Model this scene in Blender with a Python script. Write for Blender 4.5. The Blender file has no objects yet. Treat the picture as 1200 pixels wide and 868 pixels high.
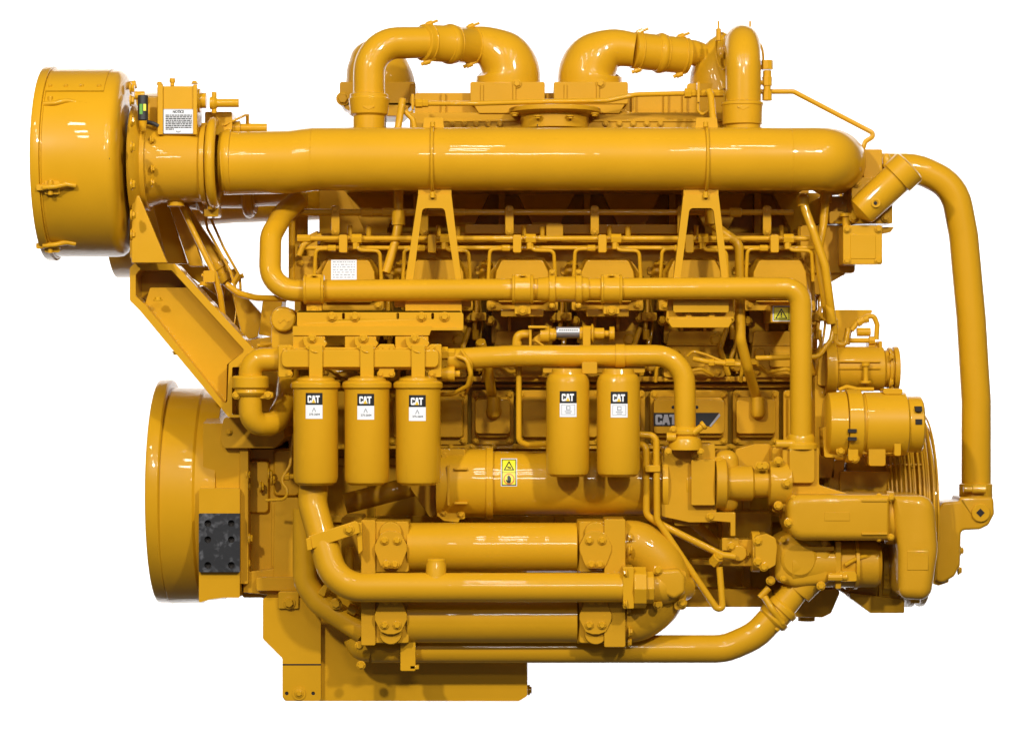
import bpy, bmesh, math, random
from mathutils import Vector, Matrix, Quaternion
from mathutils.geometry import tessellate_polygon
random.seed(7)
K = 0.0025            # metres per photograph pixel at the reference distance
DIST = 3000.0         # camera distance in the same units
scene = bpy.context.scene
COL = scene.collection

# ------------------------------------------------------------------ camera
cam = bpy.data.objects.new("camera", bpy.data.cameras.new("camera"))
COL.objects.link(cam)
cam.location = (0, -DIST * K, 0)
cam.rotation_euler = (math.radians(90), 0, 0)
cam.data.sensor_width = 36
cam.data.lens = 36 * DIST / 1200
cam.data.clip_start = 0.1
cam.data.clip_end = 100
scene.camera = cam

# ------------------------------------------------------------------ studio light
world = bpy.data.worlds.new("World"); scene.world = world
world.use_nodes = True
bgn = world.node_tree.nodes["Background"]
bgn.inputs[0].default_value = (1.0, 0.97, 0.92, 1)
bgn.inputs[1].default_value = 0.12
scene.view_settings.view_transform = 'Standard'
scene.view_settings.look = 'None'
scene.view_settings.exposure = -0.1
scene.view_settings.gamma = 1
scene.cycles.diffuse_bounces = 3

def area(name, loc, target, sx, sy, power, color=(1, 0.98, 0.95)):
    l = bpy.data.lights.new(name, 'AREA'); l.shape = 'RECTANGLE'
    l.size = sx; l.size_y = sy; l.energy = power; l.color = color
    o = bpy.data.objects.new(name, l); COL.objects.link(o)
    o.location = loc
    o.rotation_euler = (Vector(target) - Vector(loc)).to_track_quat('-Z', 'Y').to_euler()
    return o
area("key_lamp_left", (-2.9, -6.0, 3.2), (0, 0, 0), 0.3, 0.3, 318)
area("key_lamp_right", (2.7, -6.2, 3.4), (0, 0, 0), 0.3, 0.3, 318)
area("front_lamp", (0.4, -8.5, 2.8), (0, 0, 0.1), 1.4, 0.5, 95)
for ix in range(5):
    for iy in range(3):
        area("ceiling_lamp", (-3.2 + ix * 1.6, -6.0 + iy * 1.4, 3.8), (-2.4 + ix * 1.2, 0, 0), 0.26, 0.26, 12)
for x, z, w, h, e in ((-3.2, 0, 0.3, 5, 130), (3.2, 0, 0.3, 5, 130), (0, 2.7, 6, 0.3, 108), (0, -2.7, 6, 0.3, 108)):     # strip lamps washing the backdrop
    area("backdrop_lamp", (x, 1.7, z), (x, 5, z), w, h, e, (1, 1, 1))

# ------------------------------------------------------------------ materials
def new_mat(name):
    m = bpy.data.materials.new(name); m.use_nodes = True
    return m, m.node_tree, m.node_tree.nodes["Principled BSDF"]
def paint(name, col, rough, coat, bump, scale, orange=0.035):
    m, nt, b = new_mat(name)
    tc = nt.nodes.new("ShaderNodeTexCoord")
    n = nt.nodes.new("ShaderNodeTexNoise"); n.inputs["Scale"].default_value = 5; n.inputs["Detail"].default_value = 6
    nt.links.new(tc.outputs["Object"], n.inputs["Vector"])
    r = nt.nodes.new("ShaderNodeMix"); r.data_type = 'RGBA'
    r.inputs[6].default_value = (*[c * 0.88 for c in col], 1)
    r.inputs[7].default_value = (*[min(1, c * 1.06) for c in col], 1)
    nt.links.new(n.outputs["Fac"], r.inputs[0])
    nt.links.new(r.outputs[2], b.inputs["Base Color"])
    mr = nt.nodes.new("ShaderNodeMapRange"); mr.inputs[3].default_value = rough - 0.07; mr.inputs[4].default_value = rough + 0.10
    nt.links.new(n.outputs["Fac"], mr.inputs[0]); nt.links.new(mr.outputs[0], b.inputs["Roughness"])
    b.inputs["Coat Weight"].default_value = coat
    b.inputs["Coat IOR"].default_value = 1.36
    b.inputs["Coat Roughness"].default_value = 0.03
    b.inputs["Specular IOR Level"].default_value = 0.12
    n2 = nt.nodes.new("ShaderNodeTexNoise"); n2.inputs["Scale"].default_value = scale; n2.inputs["Detail"].default_value = 3
    nt.links.new(tc.outputs["Object"], n2.inputs["Vector"])
    n3 = nt.nodes.new("ShaderNodeTexNoise"); n3.inputs["Scale"].default_value = 14; n3.inputs["Detail"].default_value = 1
    nt.links.new(tc.outputs["Object"], n3.inputs["Vector"])
    bp = nt.nodes.new("ShaderNodeBump"); bp.inputs["Strength"].default_value = bump; bp.inputs["Distance"].default_value = 0.002
    bp2 = nt.nodes.new("ShaderNodeBump"); bp2.inputs["Strength"].default_value = orange * 6; bp2.inputs["Distance"].default_value = 0.004
    nt.links.new(n3.outputs["Fac"], bp2.inputs["Height"])
    nt.links.new(n2.outputs["Fac"], bp.inputs["Height"]); nt.links.new(bp2.outputs[0], bp.inputs["Normal"])
    nt.links.new(bp.outputs[0], b.inputs["Normal"]); nt.links.new(bp2.outputs[0], b.inputs["Coat Normal"])
    return m
YEL = (0.60, 0.299, 0.008)
PAINT = paint("yellow_enamel", YEL, 0.36, 0.7, 0.02, 300)
CAST = paint("yellow_painted_casting", (0.555, 0.274, 0.009), 0.42, 0.5, 0.10, 160, 0.06)
def flat(name, col, rough=0.5, metal=0.0):
    m, nt, b = new_mat(name)
    tc = nt.nodes.new("ShaderNodeTexCoord")
    n = nt.nodes.new("ShaderNodeTexNoise"); n.inputs["Scale"].default_value = 60
    nt.links.new(tc.outputs["Object"], n.inputs["Vector"])
    r = nt.nodes.new("ShaderNodeMix"); r.data_type = 'RGBA'
    r.inputs[6].default_value = (*[c * 0.93 for c in col], 1); r.inputs[7].default_value = (*col, 1)
    nt.links.new(n.outputs["Fac"], r.inputs[0]); nt.links.new(r.outputs[2], b.inputs["Base Color"])
    b.inputs["Roughness"].default_value = rough; b.inputs["Metallic"].default_value = metal
    return m
BLACK = flat("black_print", (0.012, 0.011, 0.010), 0.35)
WHITE = flat("white_print", (0.82, 0.82, 0.82), 0.4)
GREY = flat("grey_print", (0.35, 0.36, 0.38), 0.5)
SIGNY = flat("sign_yellow_print", (0.80, 0.72, 0.03), 0.4)
LOGOY = flat("logo_yellow_print", (0.85, 0.50, 0.02), 0.4)
RED = flat("red_print", (0.7, 0.12, 0.04), 0.4)
GREEN = flat("green_plastic", (0.10, 0.32, 0.03), 0.3)
HOLE = flat("dark_bore", (0.015, 0.010, 0.006), 0.8)
STEEL = flat("bare_steel", (0.45, 0.45, 0.47), 0.35, 0.8)
RUBBER = flat("dark_rubber", (0.02, 0.018, 0.016), 0.55)
BACK = flat("white_backdrop_paper", (0.9, 0.9, 0.9), 0.9)
def worn_black():
    m, nt, b = new_mat("worn_black_steel")
    tc = nt.nodes.new("ShaderNodeTexCoord")
    n = nt.nodes.new("ShaderNodeTexNoise"); n.inputs["Scale"].default_value = 38; n.inputs["Detail"].default_value = 9
    n.inputs["Distortion"].default_value = 0.4
    nt.links.new(tc.outputs["Object"], n.inputs["Vector"])
    cr = nt.nodes.new("ShaderNodeValToRGB")
    cr.color_ramp.elements[0].position = 0.52; cr.color_ramp.elements[0].color = (0.022, 0.022, 0.024, 1)
    cr.color_ramp.elements[1].position = 0.78; cr.color_ramp.elements[1].color = (0.16, 0.16, 0.17, 1)
    nt.links.new(n.outputs["Fac"], cr.inputs[0]); nt.links.new(cr.outputs[0], b.inputs["Base Color"])
    b.inputs["Roughness"].default_value = 0.45; b.inputs["Metallic"].default_value = 0.3
    bp = nt.nodes.new("ShaderNodeBump"); bp.inputs["Strength"].default_value = 0.3; bp.inputs["Distance"].default_value = 0.002
    nt.links.new(n.outputs["Fac"], bp.inputs["Height"]); nt.links.new(bp.outputs[0], b.inputs["Normal"])
    return m
WORN = worn_black()

# ------------------------------------------------------------------ geometry helpers
DOFF = 0               # extra depth of the group being built
def S(d): return (DIST - d - DOFF) / DIST
def P(x, y, d=0.0):          # photograph position at depth d (towards the camera) -> point in metres
    s = S(d) * K
    return Vector(((x - 600) * s, -(d + DOFF) * K, (434 - y) * s))
AX = {'x': Vector((1, 0, 0)), '-x': Vector((-1, 0, 0)), 'z': Vector((0, 0, 1)), '-z': Vector((0, 0, -1)), 'f': Vector((0, -1, 0)), 'b': Vector((0, 1, 0))}

def arc_corner(a, b, c, r, n):
    u = (a - b); v = (c - b); lu, lv = u.length, v.length
    if lu < 1e-9 or lv < 1e-9: return [b]
    u /= lu; v /= lv
    th = math.pi - u.angle(v)
    if th < 0.03: return [b]
    t = min(r * math.tan(th / 2), lu * 0.49, lv * 0.49)
    r = t / math.tan(th / 2)
    bis = (u + v).normalized(); cen = b + bis * (r / math.cos(th / 2))
    p0 = b + u * t; p1 = b + v * t
    e0 = p0 - cen; out = []
    q = e0.rotation_difference(p1 - cen)
    ax, ang = q.to_axis_angle()
    m = max(2, int(n * th / (math.pi / 2)) + 1)
    for i in range(m + 1):
        out.append(cen + Quaternion(ax, ang * i / m) @ e0)
    return out

def rpoly(pts, r, n=4):
    ps = [Vector((p[0], p[1], 0)) for p in pts]; out = []      # a point may carry its own corner radius
    for i in range(len(ps)):
        q = pts[i][2] if len(pts[i]) > 2 else r
        out += arc_corner(ps[i - 1], ps[i], ps[(i + 1) % len(ps)], q, n) if q else [ps[i]]
    return [(p.x, p.y) for p in out]
def near(q, poly):           # closest point on an outline
    q = Vector(q); best = None
    for i in range(len(poly)):
        a = Vector(poly[i - 1]); e = Vector(poly[i]) - a
        t = min(1, max(0, (q - a).dot(e) / max(e.dot(e), 1e-9))); c = a + e * t
        if best is None or (c - q).length < best[0]: best = ((c - q).length, c)
    return (best[1].x, best[1].y)
def rect(x0, y0, x1, y1, r=0):
    p = [(x0, y0), (x1, y0), (x1, y1), (x0, y1)]
    return rpoly(p, r) if r else p
def circ(x, y, r, n=24):
    return [(x + r * math.cos(2 * math.pi * i / n), y + r * math.sin(2 * math.pi * i / n)) for i in range(n)]

class B:
    def __init__(s): s.bm = bmesh.new(); s.mi = 0
    def face(s, vs):
        try:
            f = s.bm.faces.new(vs); f.material_index = s.mi; f.smooth = True
            return f
        except ValueError: return None
    def loft(s, pa, da, pb, db, back=True):          # solid between outline pa at depth da (front) and pb at db
        if len(pb) != len(pa): pb = [near(q, pb) for q in pa]
        A = [s.bm.verts.new(P(x, y, da)) for x, y in pa]
        f = S(da) / S(db)
        Bv = [s.bm.verts.new(P(600 + (x - 600) * f, 434 + (y - 434) * f, db)) for x, y in pb]
        n = len(A); s.face(A)
        if back: s.face(Bv[::-1])
        for i in range(n): s.face([A[i], Bv[i], Bv[(i + 1) % n], A[(i + 1) % n]])
        return s
    def prism(s, pts, df, db, holes=()):
        if not holes: return s.loft(pts, df, pts, db)
        loops = [list(pts)] + [list(h) for h in holes]
        V = [[Vector((x, y, 0)) for x, y in l] for l in loops]
        tr = tessellate_polygon(V)
        fl = [p for l in loops for p in l]; f = S(df) / S(db)
        fr = [s.bm.verts.new(P(x, y, df)) for x, y in fl]
        bk = [s.bm.verts.new(P(600 + (x - 600) * f, 434 + (y - 434) * f, db)) for x, y in fl]
        for t in tr:
            s.face([fr[i] for i in t]); s.face([bk[i] for i in t[::-1]])
        k = 0
        for l in loops:
            n = len(l)
            for i in range(n):
                a, c = k + i, k + (i + 1) % n
                s.face([fr[a], bk[a], bk[c], fr[c]])
            k += n
        return s
    def pillow(s, pts, df, db, rad, n=5):            # solid whose front edge is rounded over with radius rad
        m = len(pts); V = [Vector(p) for p in pts]
        area2 = sum(V[i - 1].x * V[i].y - V[i].x * V[i - 1].y for i in range(m)); sg = 1 if area2 > 0 else -1
        N = []
        for i in range(m):
            e = (V[(i + 1) % m] - V[i - 1]).normalized(); N.append(Vector((-e.y, e.x)) * sg)
        loops = []
        for j in range(n + 1):
            t = math.pi / 2 * j / n; ins = rad * (1 - math.sin(t)); d = df - rad * (1 - math.cos(t))
            loops.append([s.bm.verts.new(P(v.x + q.x * ins, v.y + q.y * ins, d)) for v, q in zip(V, N)])
        f = S(df - rad) / S(db)
        loops.append([s.bm.verts.new(P(600 + (v.x - 600) * f, 434 + (v.y - 434) * f, db)) for v in V])
        s.face(loops[0]); s.face(loops[-1][::-1])
        for A, C in zip(loops, loops[1:]):
            for i in range(m): s.face([A[i], C[i], C[(i + 1) % m], A[(i + 1) % m]])
        return s
    def box(s, x0, y0, x1, y1, df, db, r=0): return s.prism(rect(x0, y0, x1, y1, r), df, db)
    def sweepw(s, pts, radii, seg=24, caps=True, closed=False):
        n = len(pts)
        T = []
        for i in range(n):
            if closed: t = pts[(i + 1) % n] - pts[i - 1]
            else: t = pts[min(i + 1, n - 1)] - pts[max(i - 1, 0)]
            T.append(t.normalized())
        ref = Vector((0, 0, 1)) if abs(T[0].z) < 0.9 else Vector((1, 0, 0))
        N = (ref - T[0] * ref.dot(T[0])).normalized(); rings = []
        for i in range(n):
            if i:
                q = T[i - 1].rotation_difference(T[i]); N = q @ N
                N = (N - T[i] * N.dot(T[i])).normalized()
            Bn = T[i].cross(N)
            rings.append([s.bm.verts.new(pts[i] + (N * math.cos(2 * math.pi * j / seg) + Bn * math.sin(2 * math.pi * j / seg)) * radii[i]) for j in range(seg)])
        m = n if closed else n - 1
        for i in range(m):
            a, b = rings[i], rings[(i + 1) % n]
            for j in range(seg): s.face([a[j], a[(j + 1) % seg], b[(j + 1) % seg], b[j]])
        if caps and not closed:
            s.face(rings[0][::-1]); s.face(rings[-1])
        return s
    def tube(s, path, r, bend=20, seg=24, caps=True):
        ps = [P(*p) for p in path]; sc = K * S(sum(p[2] for p in path) / len(path))
        out = [ps[0]]
        for i in range(1, len(ps) - 1): out += arc_corner(ps[i - 1], ps[i], ps[i + 1], bend * sc, 9)
        out.append(ps[-1])
        return s.sweepw(out, [r * sc] * len(out), seg, caps)
    def sweep(s, path, seg=32, sub=6, caps=True):      # path of (x,y,d,r), smooth through the points
        ps = [P(*p[:3]) for p in path]; rs = [p[3] * K * S(p[2]) for p in path]
        out = []; ro = []; n = len(ps)
        for i in range(n - 1):
            p0, p1, p2, p3 = ps[max(i - 1, 0)], ps[i], ps[i + 1], ps[min(i + 2, n - 1)]
            r0, r1, r2, r3 = rs[max(i - 1, 0)], rs[i], rs[i + 1], rs[min(i + 2, n - 1)]
            for j in range(sub):
                t = j / sub
                c = lambda a, b, e, f: 0.5 * (2 * b + (e - a) * t + (2 * a - 5 * b + 4 * e - f) * t * t + (3 * b - a - 3 * e + f) * t ** 3)
                out.append(c(p0, p1, p2, p3)); ro.append(c(r0, r1, r2, r3))
        out.append(ps[-1]); ro.append(rs[-1])
        return s.sweepw(out, ro, seg, caps)
    def lathe(s, x, y, d, axis, prof, seg=40):         # prof of (t, r) in pixels along axis from (x,y,d)
        a = axis if isinstance(axis, Vector) else AX[axis]
        c = P(x, y, d); sc = K * S(d)
        u = a.orthogonal().normalized(); v = a.cross(u)
        rings = []
        for t, r in prof:
            if r < 1e-6: rings.append([s.bm.verts.new(c + a * t * sc)])
            else: rings.append([s.bm.verts.new(c + a * t * sc + (u * math.cos(2 * math.pi * j / seg) + v * math.sin(2 * math.pi * j / seg)) * r * sc) for j in range(seg)])
        for A, C in zip(rings, rings[1:]):
            for j in range(seg):
                k = (j + 1) % seg
                if len(A) == 1 and len(C) == 1: continue
                if len(A) == 1: s.face([A[0], C[k], C[j]])
                elif len(C) == 1: s.face([A[j], A[k], C[0]])
                else: s.face([A[j], A[k], C[k], C[j]])
        if len(rings[0]) > 1: s.face(rings[0][::-1])
        if len(rings[-1]) > 1: s.face(rings[-1])
        return s
    def lx(s, y, d, prof, seg=48): return s.lathe(600, y, d, 'x', [(x - 600, r) for x, r in prof], seg)
    def lz(s, x, d, prof, seg=40): return s.lathe(x, 434, d, '-z', [(y - 434, r) for y, r in prof], seg)
    def ring(s, x, y, d, axis, R, r, seg=40, rs=8, a0=0, a1=2 * math.pi):
        a = axis if isinstance(axis, Vector) else AX[axis]
        c = P(x, y, d); sc = K * S(d); u = Vector((0, 0, 1)) if abs(a.z) < .9 else Vector((1, 0, 0))
        u = (u - a * u.dot(a)).normalized(); v = a.cross(u)
        full = abs(a1 - a0 - 2 * math.pi) < 1e-4; n = seg if full else seg + 1
        pts = [c + (u * math.cos(a0 + (a1 - a0) * i / seg) + v * math.sin(a0 + (a1 - a0) * i / seg)) * R * sc for i in range(n)]
        return s.sweepw(pts, [r * sc] * n, rs, True, full)
    def make(s, name, mat, parent=None, bevel=1.0, angle=32, label=None):
        bmesh.ops.recalc_face_normals(s.bm, faces=s.bm.faces[:])
        c0 = [min(v.co[i] for v in s.bm.verts) for i in range(3)]; c1 = [max(v.co[i] for v in s.bm.verts) for i in range(3)]
        c = Vector([(a + b) / 2 for a, b in zip(c0, c1)])
        for v in s.bm.verts: v.co -= c
        me = bpy.data.meshes.new(name); s.bm.to_mesh(me); s.bm.free()
        me.set_sharp_from_angle(angle=math.radians(angle))
        for m in (mat if isinstance(mat, (list, tuple)) else [mat]): me.materials.append(m)
        o = bpy.data.objects.new(name, me); COL.objects.link(o)
        put(o, c, parent)
        if bevel:
            bv = o.modifiers.new("edge", 'BEVEL'); bv.width = bevel * K; bv.segments = 2 if bevel < 2 else 4; bv.limit_method = 'ANGLE'
            bv.angle_limit = math.radians(38); bv.harden_normals = True
        if label: o["label"] = label
        return o

WPOS = {}
def put(o, c, parent):
    WPOS[o.name] = Vector(c)
    if parent is not None:
        o.parent = parent; o.location = Vector(c) - WPOS[parent.name]
    else: o.location = c

# root
ENG = bpy.data.objects.new("diesel_engine", None); COL.objects.link(ENG)
put(ENG, P(480, 822, -240), None)
ENG["label"] = "huge yellow enamelled V diesel engine with five oil filters, standing alone on white"
ENG["category"] = "engine"

HB = {}
def hexmesh(r, sides=6, wash=True):
    key = (round(r, 1), sides, wash)
    if key not in HB:
        b = bmesh.new()
        def ring(n, rad, z, rot=0): return [b.verts.new((rad * math.cos(2 * math.pi * i / n + rot) * K, rad * math.sin(2 * math.pi * i / n + rot) * K, z * K)) for i in range(n)]
        def stack(rs):
            for A, C in zip(rs, rs[1:]):
                n = len(A)
                for i in range(n): b.faces.new([A[i], A[(i + 1) % n], C[(i + 1) % n], C[i]])
            b.faces.new(rs[-1])
        if wash: stack([ring(16, r * 1.35, -0.5), ring(16, r * 1.35, r * 0.22), ring(16, r * 1.2, r * 0.3)])
        stack([ring(sides, r, 0), ring(sides, r, r * 0.75), ring(sides, r * 0.82, r * 0.95)])
        bmesh.ops.recalc_face_normals(b, faces=b.faces[:])
        me = bpy.data.meshes.new("bolt"); b.to_mesh(me); b.free()
        if sides > 8:
            for p in me.polygons: p.use_smooth = True
            me.set_sharp_from_angle(angle=math.radians(40))
        me.materials.append(PAINT); HB[key] = me
    return HB[key]
def bolts(parent, pts, r=3.2, axis='f', name="bolt", sides=6, wash=True):
    a = axis if isinstance(axis, Vector) else AX[axis]
    for p in pts:
        o = bpy.data.objects.new(name, hexmesh(r * S(p[2]), sides, wash)); COL.objects.link(o)
        put(o, P(*p), parent)
        o.rotation_mode = 'QUATERNION'
        o.rotation_quaternion = a.to_track_quat('Z', 'Y') @ Quaternion((0, 0, 1), random.uniform(0, 1))

def holes(parent, pts, r=2, axis='f', name="bolt_hole"):
    for p in pts: B().lathe(*p, axis, [(0, r), (.6, r)], 14).make(name, HOLE, parent, 0)

# flat print (stickers): shapes in photo pixels, laid on a plane at depth d or wrapped on a cylinder
def text_tris(txt):
    cu = bpy.data.curves.new("t", 'FONT'); cu.body = txt; cu.resolution_u = 2; cu.offset = 0.012
    o = bpy.data.objects.new("t", cu); COL.objects.link(o)
    dg = bpy.context.evaluated_depsgraph_get(); dg.update()
    me = bpy.data.meshes.new_from_object(o.evaluated_get(dg))
    vs = [(v.co.x, v.co.y) for v in me.vertices]; fs = [list(p.vertices) for p in me.polygons]
    bpy.data.objects.remove(o); bpy.data.curves.remove(cu); bpy.data.meshes.remove(me)
    return vs, fs
class Print:
    def __init__(s, d, cyl=None, offs=0.6):
        s.b = B(); s.d = d; s.cyl = cyl; s.mats = []; s.off = offs
    def m(s, mat):
        if mat not in s.mats: s.mats.append(mat)
        s.b.mi = s.mats.index(mat)
    def poly(s, pts, mat, layer):
        s.m(mat); s.raw([(x, y) for x, y in pts], [t for t in tessellate_polygon([[Vector((x, y, 0)) for x, y in pts]])], layer)
    def raw(s, vs, fs, layer):
        V = [s.b.bm.verts.new((x, y, layer)) for x, y in vs]
        for f in fs: s.b.face([V[i] for i in f])
    def rect(s, x0, y0, x1, y1, mat, layer): s.poly(rect(x0, y0, x1, y1), mat, layer)
    def text(s, txt, x0, y0, x1, y1, mat, layer):
        s.m(mat); vs, fs = text_tris(txt)
        ax, bx = min(v[0] for v in vs), max(v[0] for v in vs); ay, by = min(v[1] for v in vs), max(v[1] for v in vs)
        s.raw([(x0 + (v[0] - ax) / (bx - ax) * (x1 - x0), y1 - (v[1] - ay) / (by - ay) * (y1 - y0)) for v in vs], fs, layer)
    def cat(s, x0, y0, x1, y1, layer, col=None, tri=True):
        col = col or WHITE; w = (x1 - x0) / 2.72; h = y1 - y0
        C = [(.12, 0), (.75, 0), (.87, .12), (.87, .38), (.58, .38), (.58, .24), (.3, .24), (.3, .76), (.58, .76), (.58, .64), (.87, .64), (.87, .88), (.75, 1), (.12, 1), (0, .88), (0, .12)]
        A = [(.85, 0), (1.13, 1), (1.58, 1), (1.88, 0), (1.56, 0), (1.5, .2), (1.22, .2), (1.16, 0)]
        T = [(1.80, 1), (2.72, 1), (2.72, .76), (2.42, .76), (2.42, 0), (2.1, 0), (2.1, .76), (1.74, .76)]
        for q in (C, A, T): s.poly([(x0 + a * w, y1 - b * h) for a, b in q], col, layer)
        if tri: s.poly([(x0 + a * w, y1 - b * h) for a, b in ((.92, 0), (1.36, .52), (1.80, 0))], LOGOY, layer + 1)
    def make(s, name, parent, label=None):
        bm = s.b.bm
        if s.cyl:
            cx, r = s.cyl
            for i in range(-6, 7):
                g = bm.verts[:] + bm.edges[:] + bm.faces[:]
                bmesh.ops.bisect_plane(bm, geom=g, plane_co=(cx + i * r / 8, 0, 0), plane_no=(1, 0, 0))
        for v in bm.verts:
            x, y, l = v.co
            d = s.d + s.off + l * 0.22
            if s.cyl:
                cx, r = s.cyl; sg = math.sqrt(max(r * r - (x - cx) ** 2, 0.01)); q = 1 + (s.off + l * .22) / r
                c_ = P(cx, y, s.d)
                v.co = Vector((c_.x + (x - cx) * q * K * S(s.d), c_.y - sg * q * K * S(s.d), c_.z)); continue
            f = S(s.d); ff = f / S(d)
            v.co = P(600 + (x - 600) * ff, 434 + (y - 434) * ff, d)
        bmesh.ops.dissolve_degenerate(bm, dist=1e-7, edges=bm.edges[:])
        # keep faces pointing to the camera
        c0 = [min(v.co[i] for v in bm.verts) for i in range(3)]; c1 = [max(v.co[i] for v in bm.verts) for i in range(3)]
        c = Vector([(a + b) / 2 for a, b in zip(c0, c1)])
        for f in bm.faces:
            f.normal_update(); f.smooth = False
            if f.normal.y > 0: f.normal_flip()
        for v in bm.verts: v.co -= c
        me = bpy.data.meshes.new(name); bm.to_mesh(me); bm.free()
        for m in s.mats: me.materials.append(m)
        o = bpy.data.objects.new(name, me); COL.objects.link(o); put(o, c, parent)
        if label: o["label"] = label
        return o

# ------------------------------------------------------------------ backdrop
b = bmesh.new(); bmesh.ops.create_grid(b, x_segments=2, y_segments=2, size=1)
me = bpy.data.meshes.new("backdrop"); b.to_mesh(me); b.free(); me.materials.append(BACK)
bd = bpy.data.objects.new("backdrop", me); COL.objects.link(bd)
bd.scale = (4.6, 3.4, 1); bd.rotation_euler = (math.radians(90), 0, 0); bd.location = (0, 4.2, 0)
bd["kind"] = "structure"
# ================================================================== core of the engine
def part(name, b, mat=None, parent=None, bevel=1.0, **k):
    return b.make(name, mat or PAINT, parent or ENG, bevel, **k)

# crankcase and block
DOFF = -45
b = B()
b.prism([(287, 520), (345, 522), (960, 522), (985, 560), (985, 690), (960, 711), (330, 711), (307, 700), (287, 700)], -165, -430)
b.box(345, 536, 960, 545, -158, -166); b.box(345, 604, 960, 612, -158, -166)
for x in (430, 540, 650, 760, 870): b.box(x, 526, x + 10, 708, -155, -166)
crank = part("crankcase", b, CAST)
bolts(crank, [(x, 580, -155) for x in (435, 545, 765, 875)] + [(x, 655, -155) for x in (435, 545, 655, 765, 875)], 3.5)
b = B()
b.prism([(338, 440), (962, 440), (966, 526), (338, 526)], -135, -430)
b.box(345, 441, 958, 447, -112, -136, 2); b.box(345, 450, 958, 454, -125, -136); b.box(345, 520, 958, 526, -118, -136)
block = part("cylinder_block", b, CAST)
bolts(block, [(352 + 25.2 * i, 444, -111) for i in range(24)] + [(352 + 25.2 * i, 523, -117) for i in range(24)], 2.4)
DOFF = 0
# core between the banks (valley) and deck behind the heads
b = B()
b.prism([(366, 286), (960, 286), (975, 318), (958, 352), (958, 441), (345, 441), (345, 352), (366, 320)], -225, -430)
deck = part("cylinder_deck", b, CAST)
b = B(); b.box(374, 150, 948, 290, -330, -400)
for i in range(6):
    x = 440 + i * 100
    b.prism([(x - 34, 226), (x + 34, 226), (x + 14, 268), (x + 14, 287), (x - 14, 287), (x - 14, 268)], -300, -331)
    b.prism([(x + 44, 226), (x + 52, 226), (x + 52, 287), (x + 44, 287)], -310, -331)
valley = part("exhaust_manifold", b, CAST)
b = B(); b.box(545, 263, 800, 274, -165, -262, 2); b.box(378, 273, 960, 284, -175, -326)
part("valley_cover", b, CAST)

# oil pan
b = B()
b.loft(rpoly([(331, 696), (618, 696), (618, 815), (608, 821), (334, 821), (331, 816)], 4), -100, rect(331, 690, 618, 818), -400)
pan = part("oil_pan", b, PAINT)
b = B(); b.prism(rpoly([(308, 700), (376, 700), (376, 821), (336, 821), (331, 815), (331, 771), (308, 748)], 3), -88, -150, [circ(336, 812, 2.2, 12), circ(367, 812, 2.2, 12)])
pe = part("end_plate", b, PAINT, pan)
b = B(); b.box(331, 777.5, 376, 779, -87.4, -90); part("joint_line", b, HOLE, pan, 0)
holes(pan, [(336, 812, -90), (367, 812, -90)], 2.6)
b = B(); b.lathe(350.5, 812, -88, 'f', [(0, 8), (1.5, 8), (1.5, 5.5), (2.5, 5.2), (2.5, 0)], 32); dp = part("drain_plug", b, PAINT, pan, .4)
bolts(pan, [(350.5, 812, -86)], 3.4, name="plug_bolt")
b = B(); b.box(326, 693, 350, 713, -84, -100, 2); lg = part("lug_plate", b, PAINT, pan); bolts(pan, [(339, 706, -84)], 5.5)
b = B(); b.lathe(618, 808, -150, 'x', [(0, 6), (3, 6), (3, 4), (5, 4)], 16); part("side_plug", b, PAINT, pan, .4)
# right hand sump end
b = B(); b.loft(rpoly([(905, 690), (986, 690), (974, 718), (964, 723), (915, 722)], 4), -130, rect(905, 680, 986, 722), -360)
b.lathe(945, 722, -200, '-z', [(0, 10), (5, 10)], 20)
part("front_housing", b, CAST)

# flywheel housing
b = B()
b.lx(575, -250, [(188, 118), (188, 129.5), (191, 130.5), (202, 130.5), (204, 128), (204, 20)], 96); b.lx(580, -250, [(203, 120), (203, 126.5), (208, 126), (240, 125.5), (243, 123), (266, 121), (268, 102), (290, 100), (290, 20)], 96)
fly = part("flywheel_housing", b, PAINT)
b = B(); b.loft(rpoly([(233, 572), (281, 572), (281, 700), (262, 700), (246, 702), (233, 706)], 2), -106, rect(228, 572, 290, 704), -240)
b.loft(rect(238, 496, 281, 573), -124, rect(238, 480, 290, 573), -240)
part("mount_pad", b, PAINT, fly)
b = B(); b.loft(rpoly([(262, 489), (330, 489), (334, 512), (322, 525), (262, 525), (258, 515)], 4), -112, rect(255, 480, 345, 525), -260)
b.prism(rpoly([(281, 525), (291, 525), (291, 684), (281, 684)], 2), -120, -220)
lh = part("housing_ledge", b, CAST, fly)
bolts(fly, [(268, 506, -111)], 3)
bolts(fly, [(289, 556, -125), (289, 570, -128), (288, 602, -128), (292, 631, -122), (289, 660, -128)], 4.6, 'x')
bp_ = B(); bp_.prism(rect(233, 601.5, 281, 670, .8), -99, -107, [circ(x, y, 4.0, 18) for x in (243.5, 271) for y in (613, 632, 662)])
blk = part("mounting_plate", bp_, WORN, fly, .5, label="worn black six hole mounting plate")
holes(fly, [(x, y, -105.5) for x in (243.5, 271) for y in (613, 632, 662)], 4.2)
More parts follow.
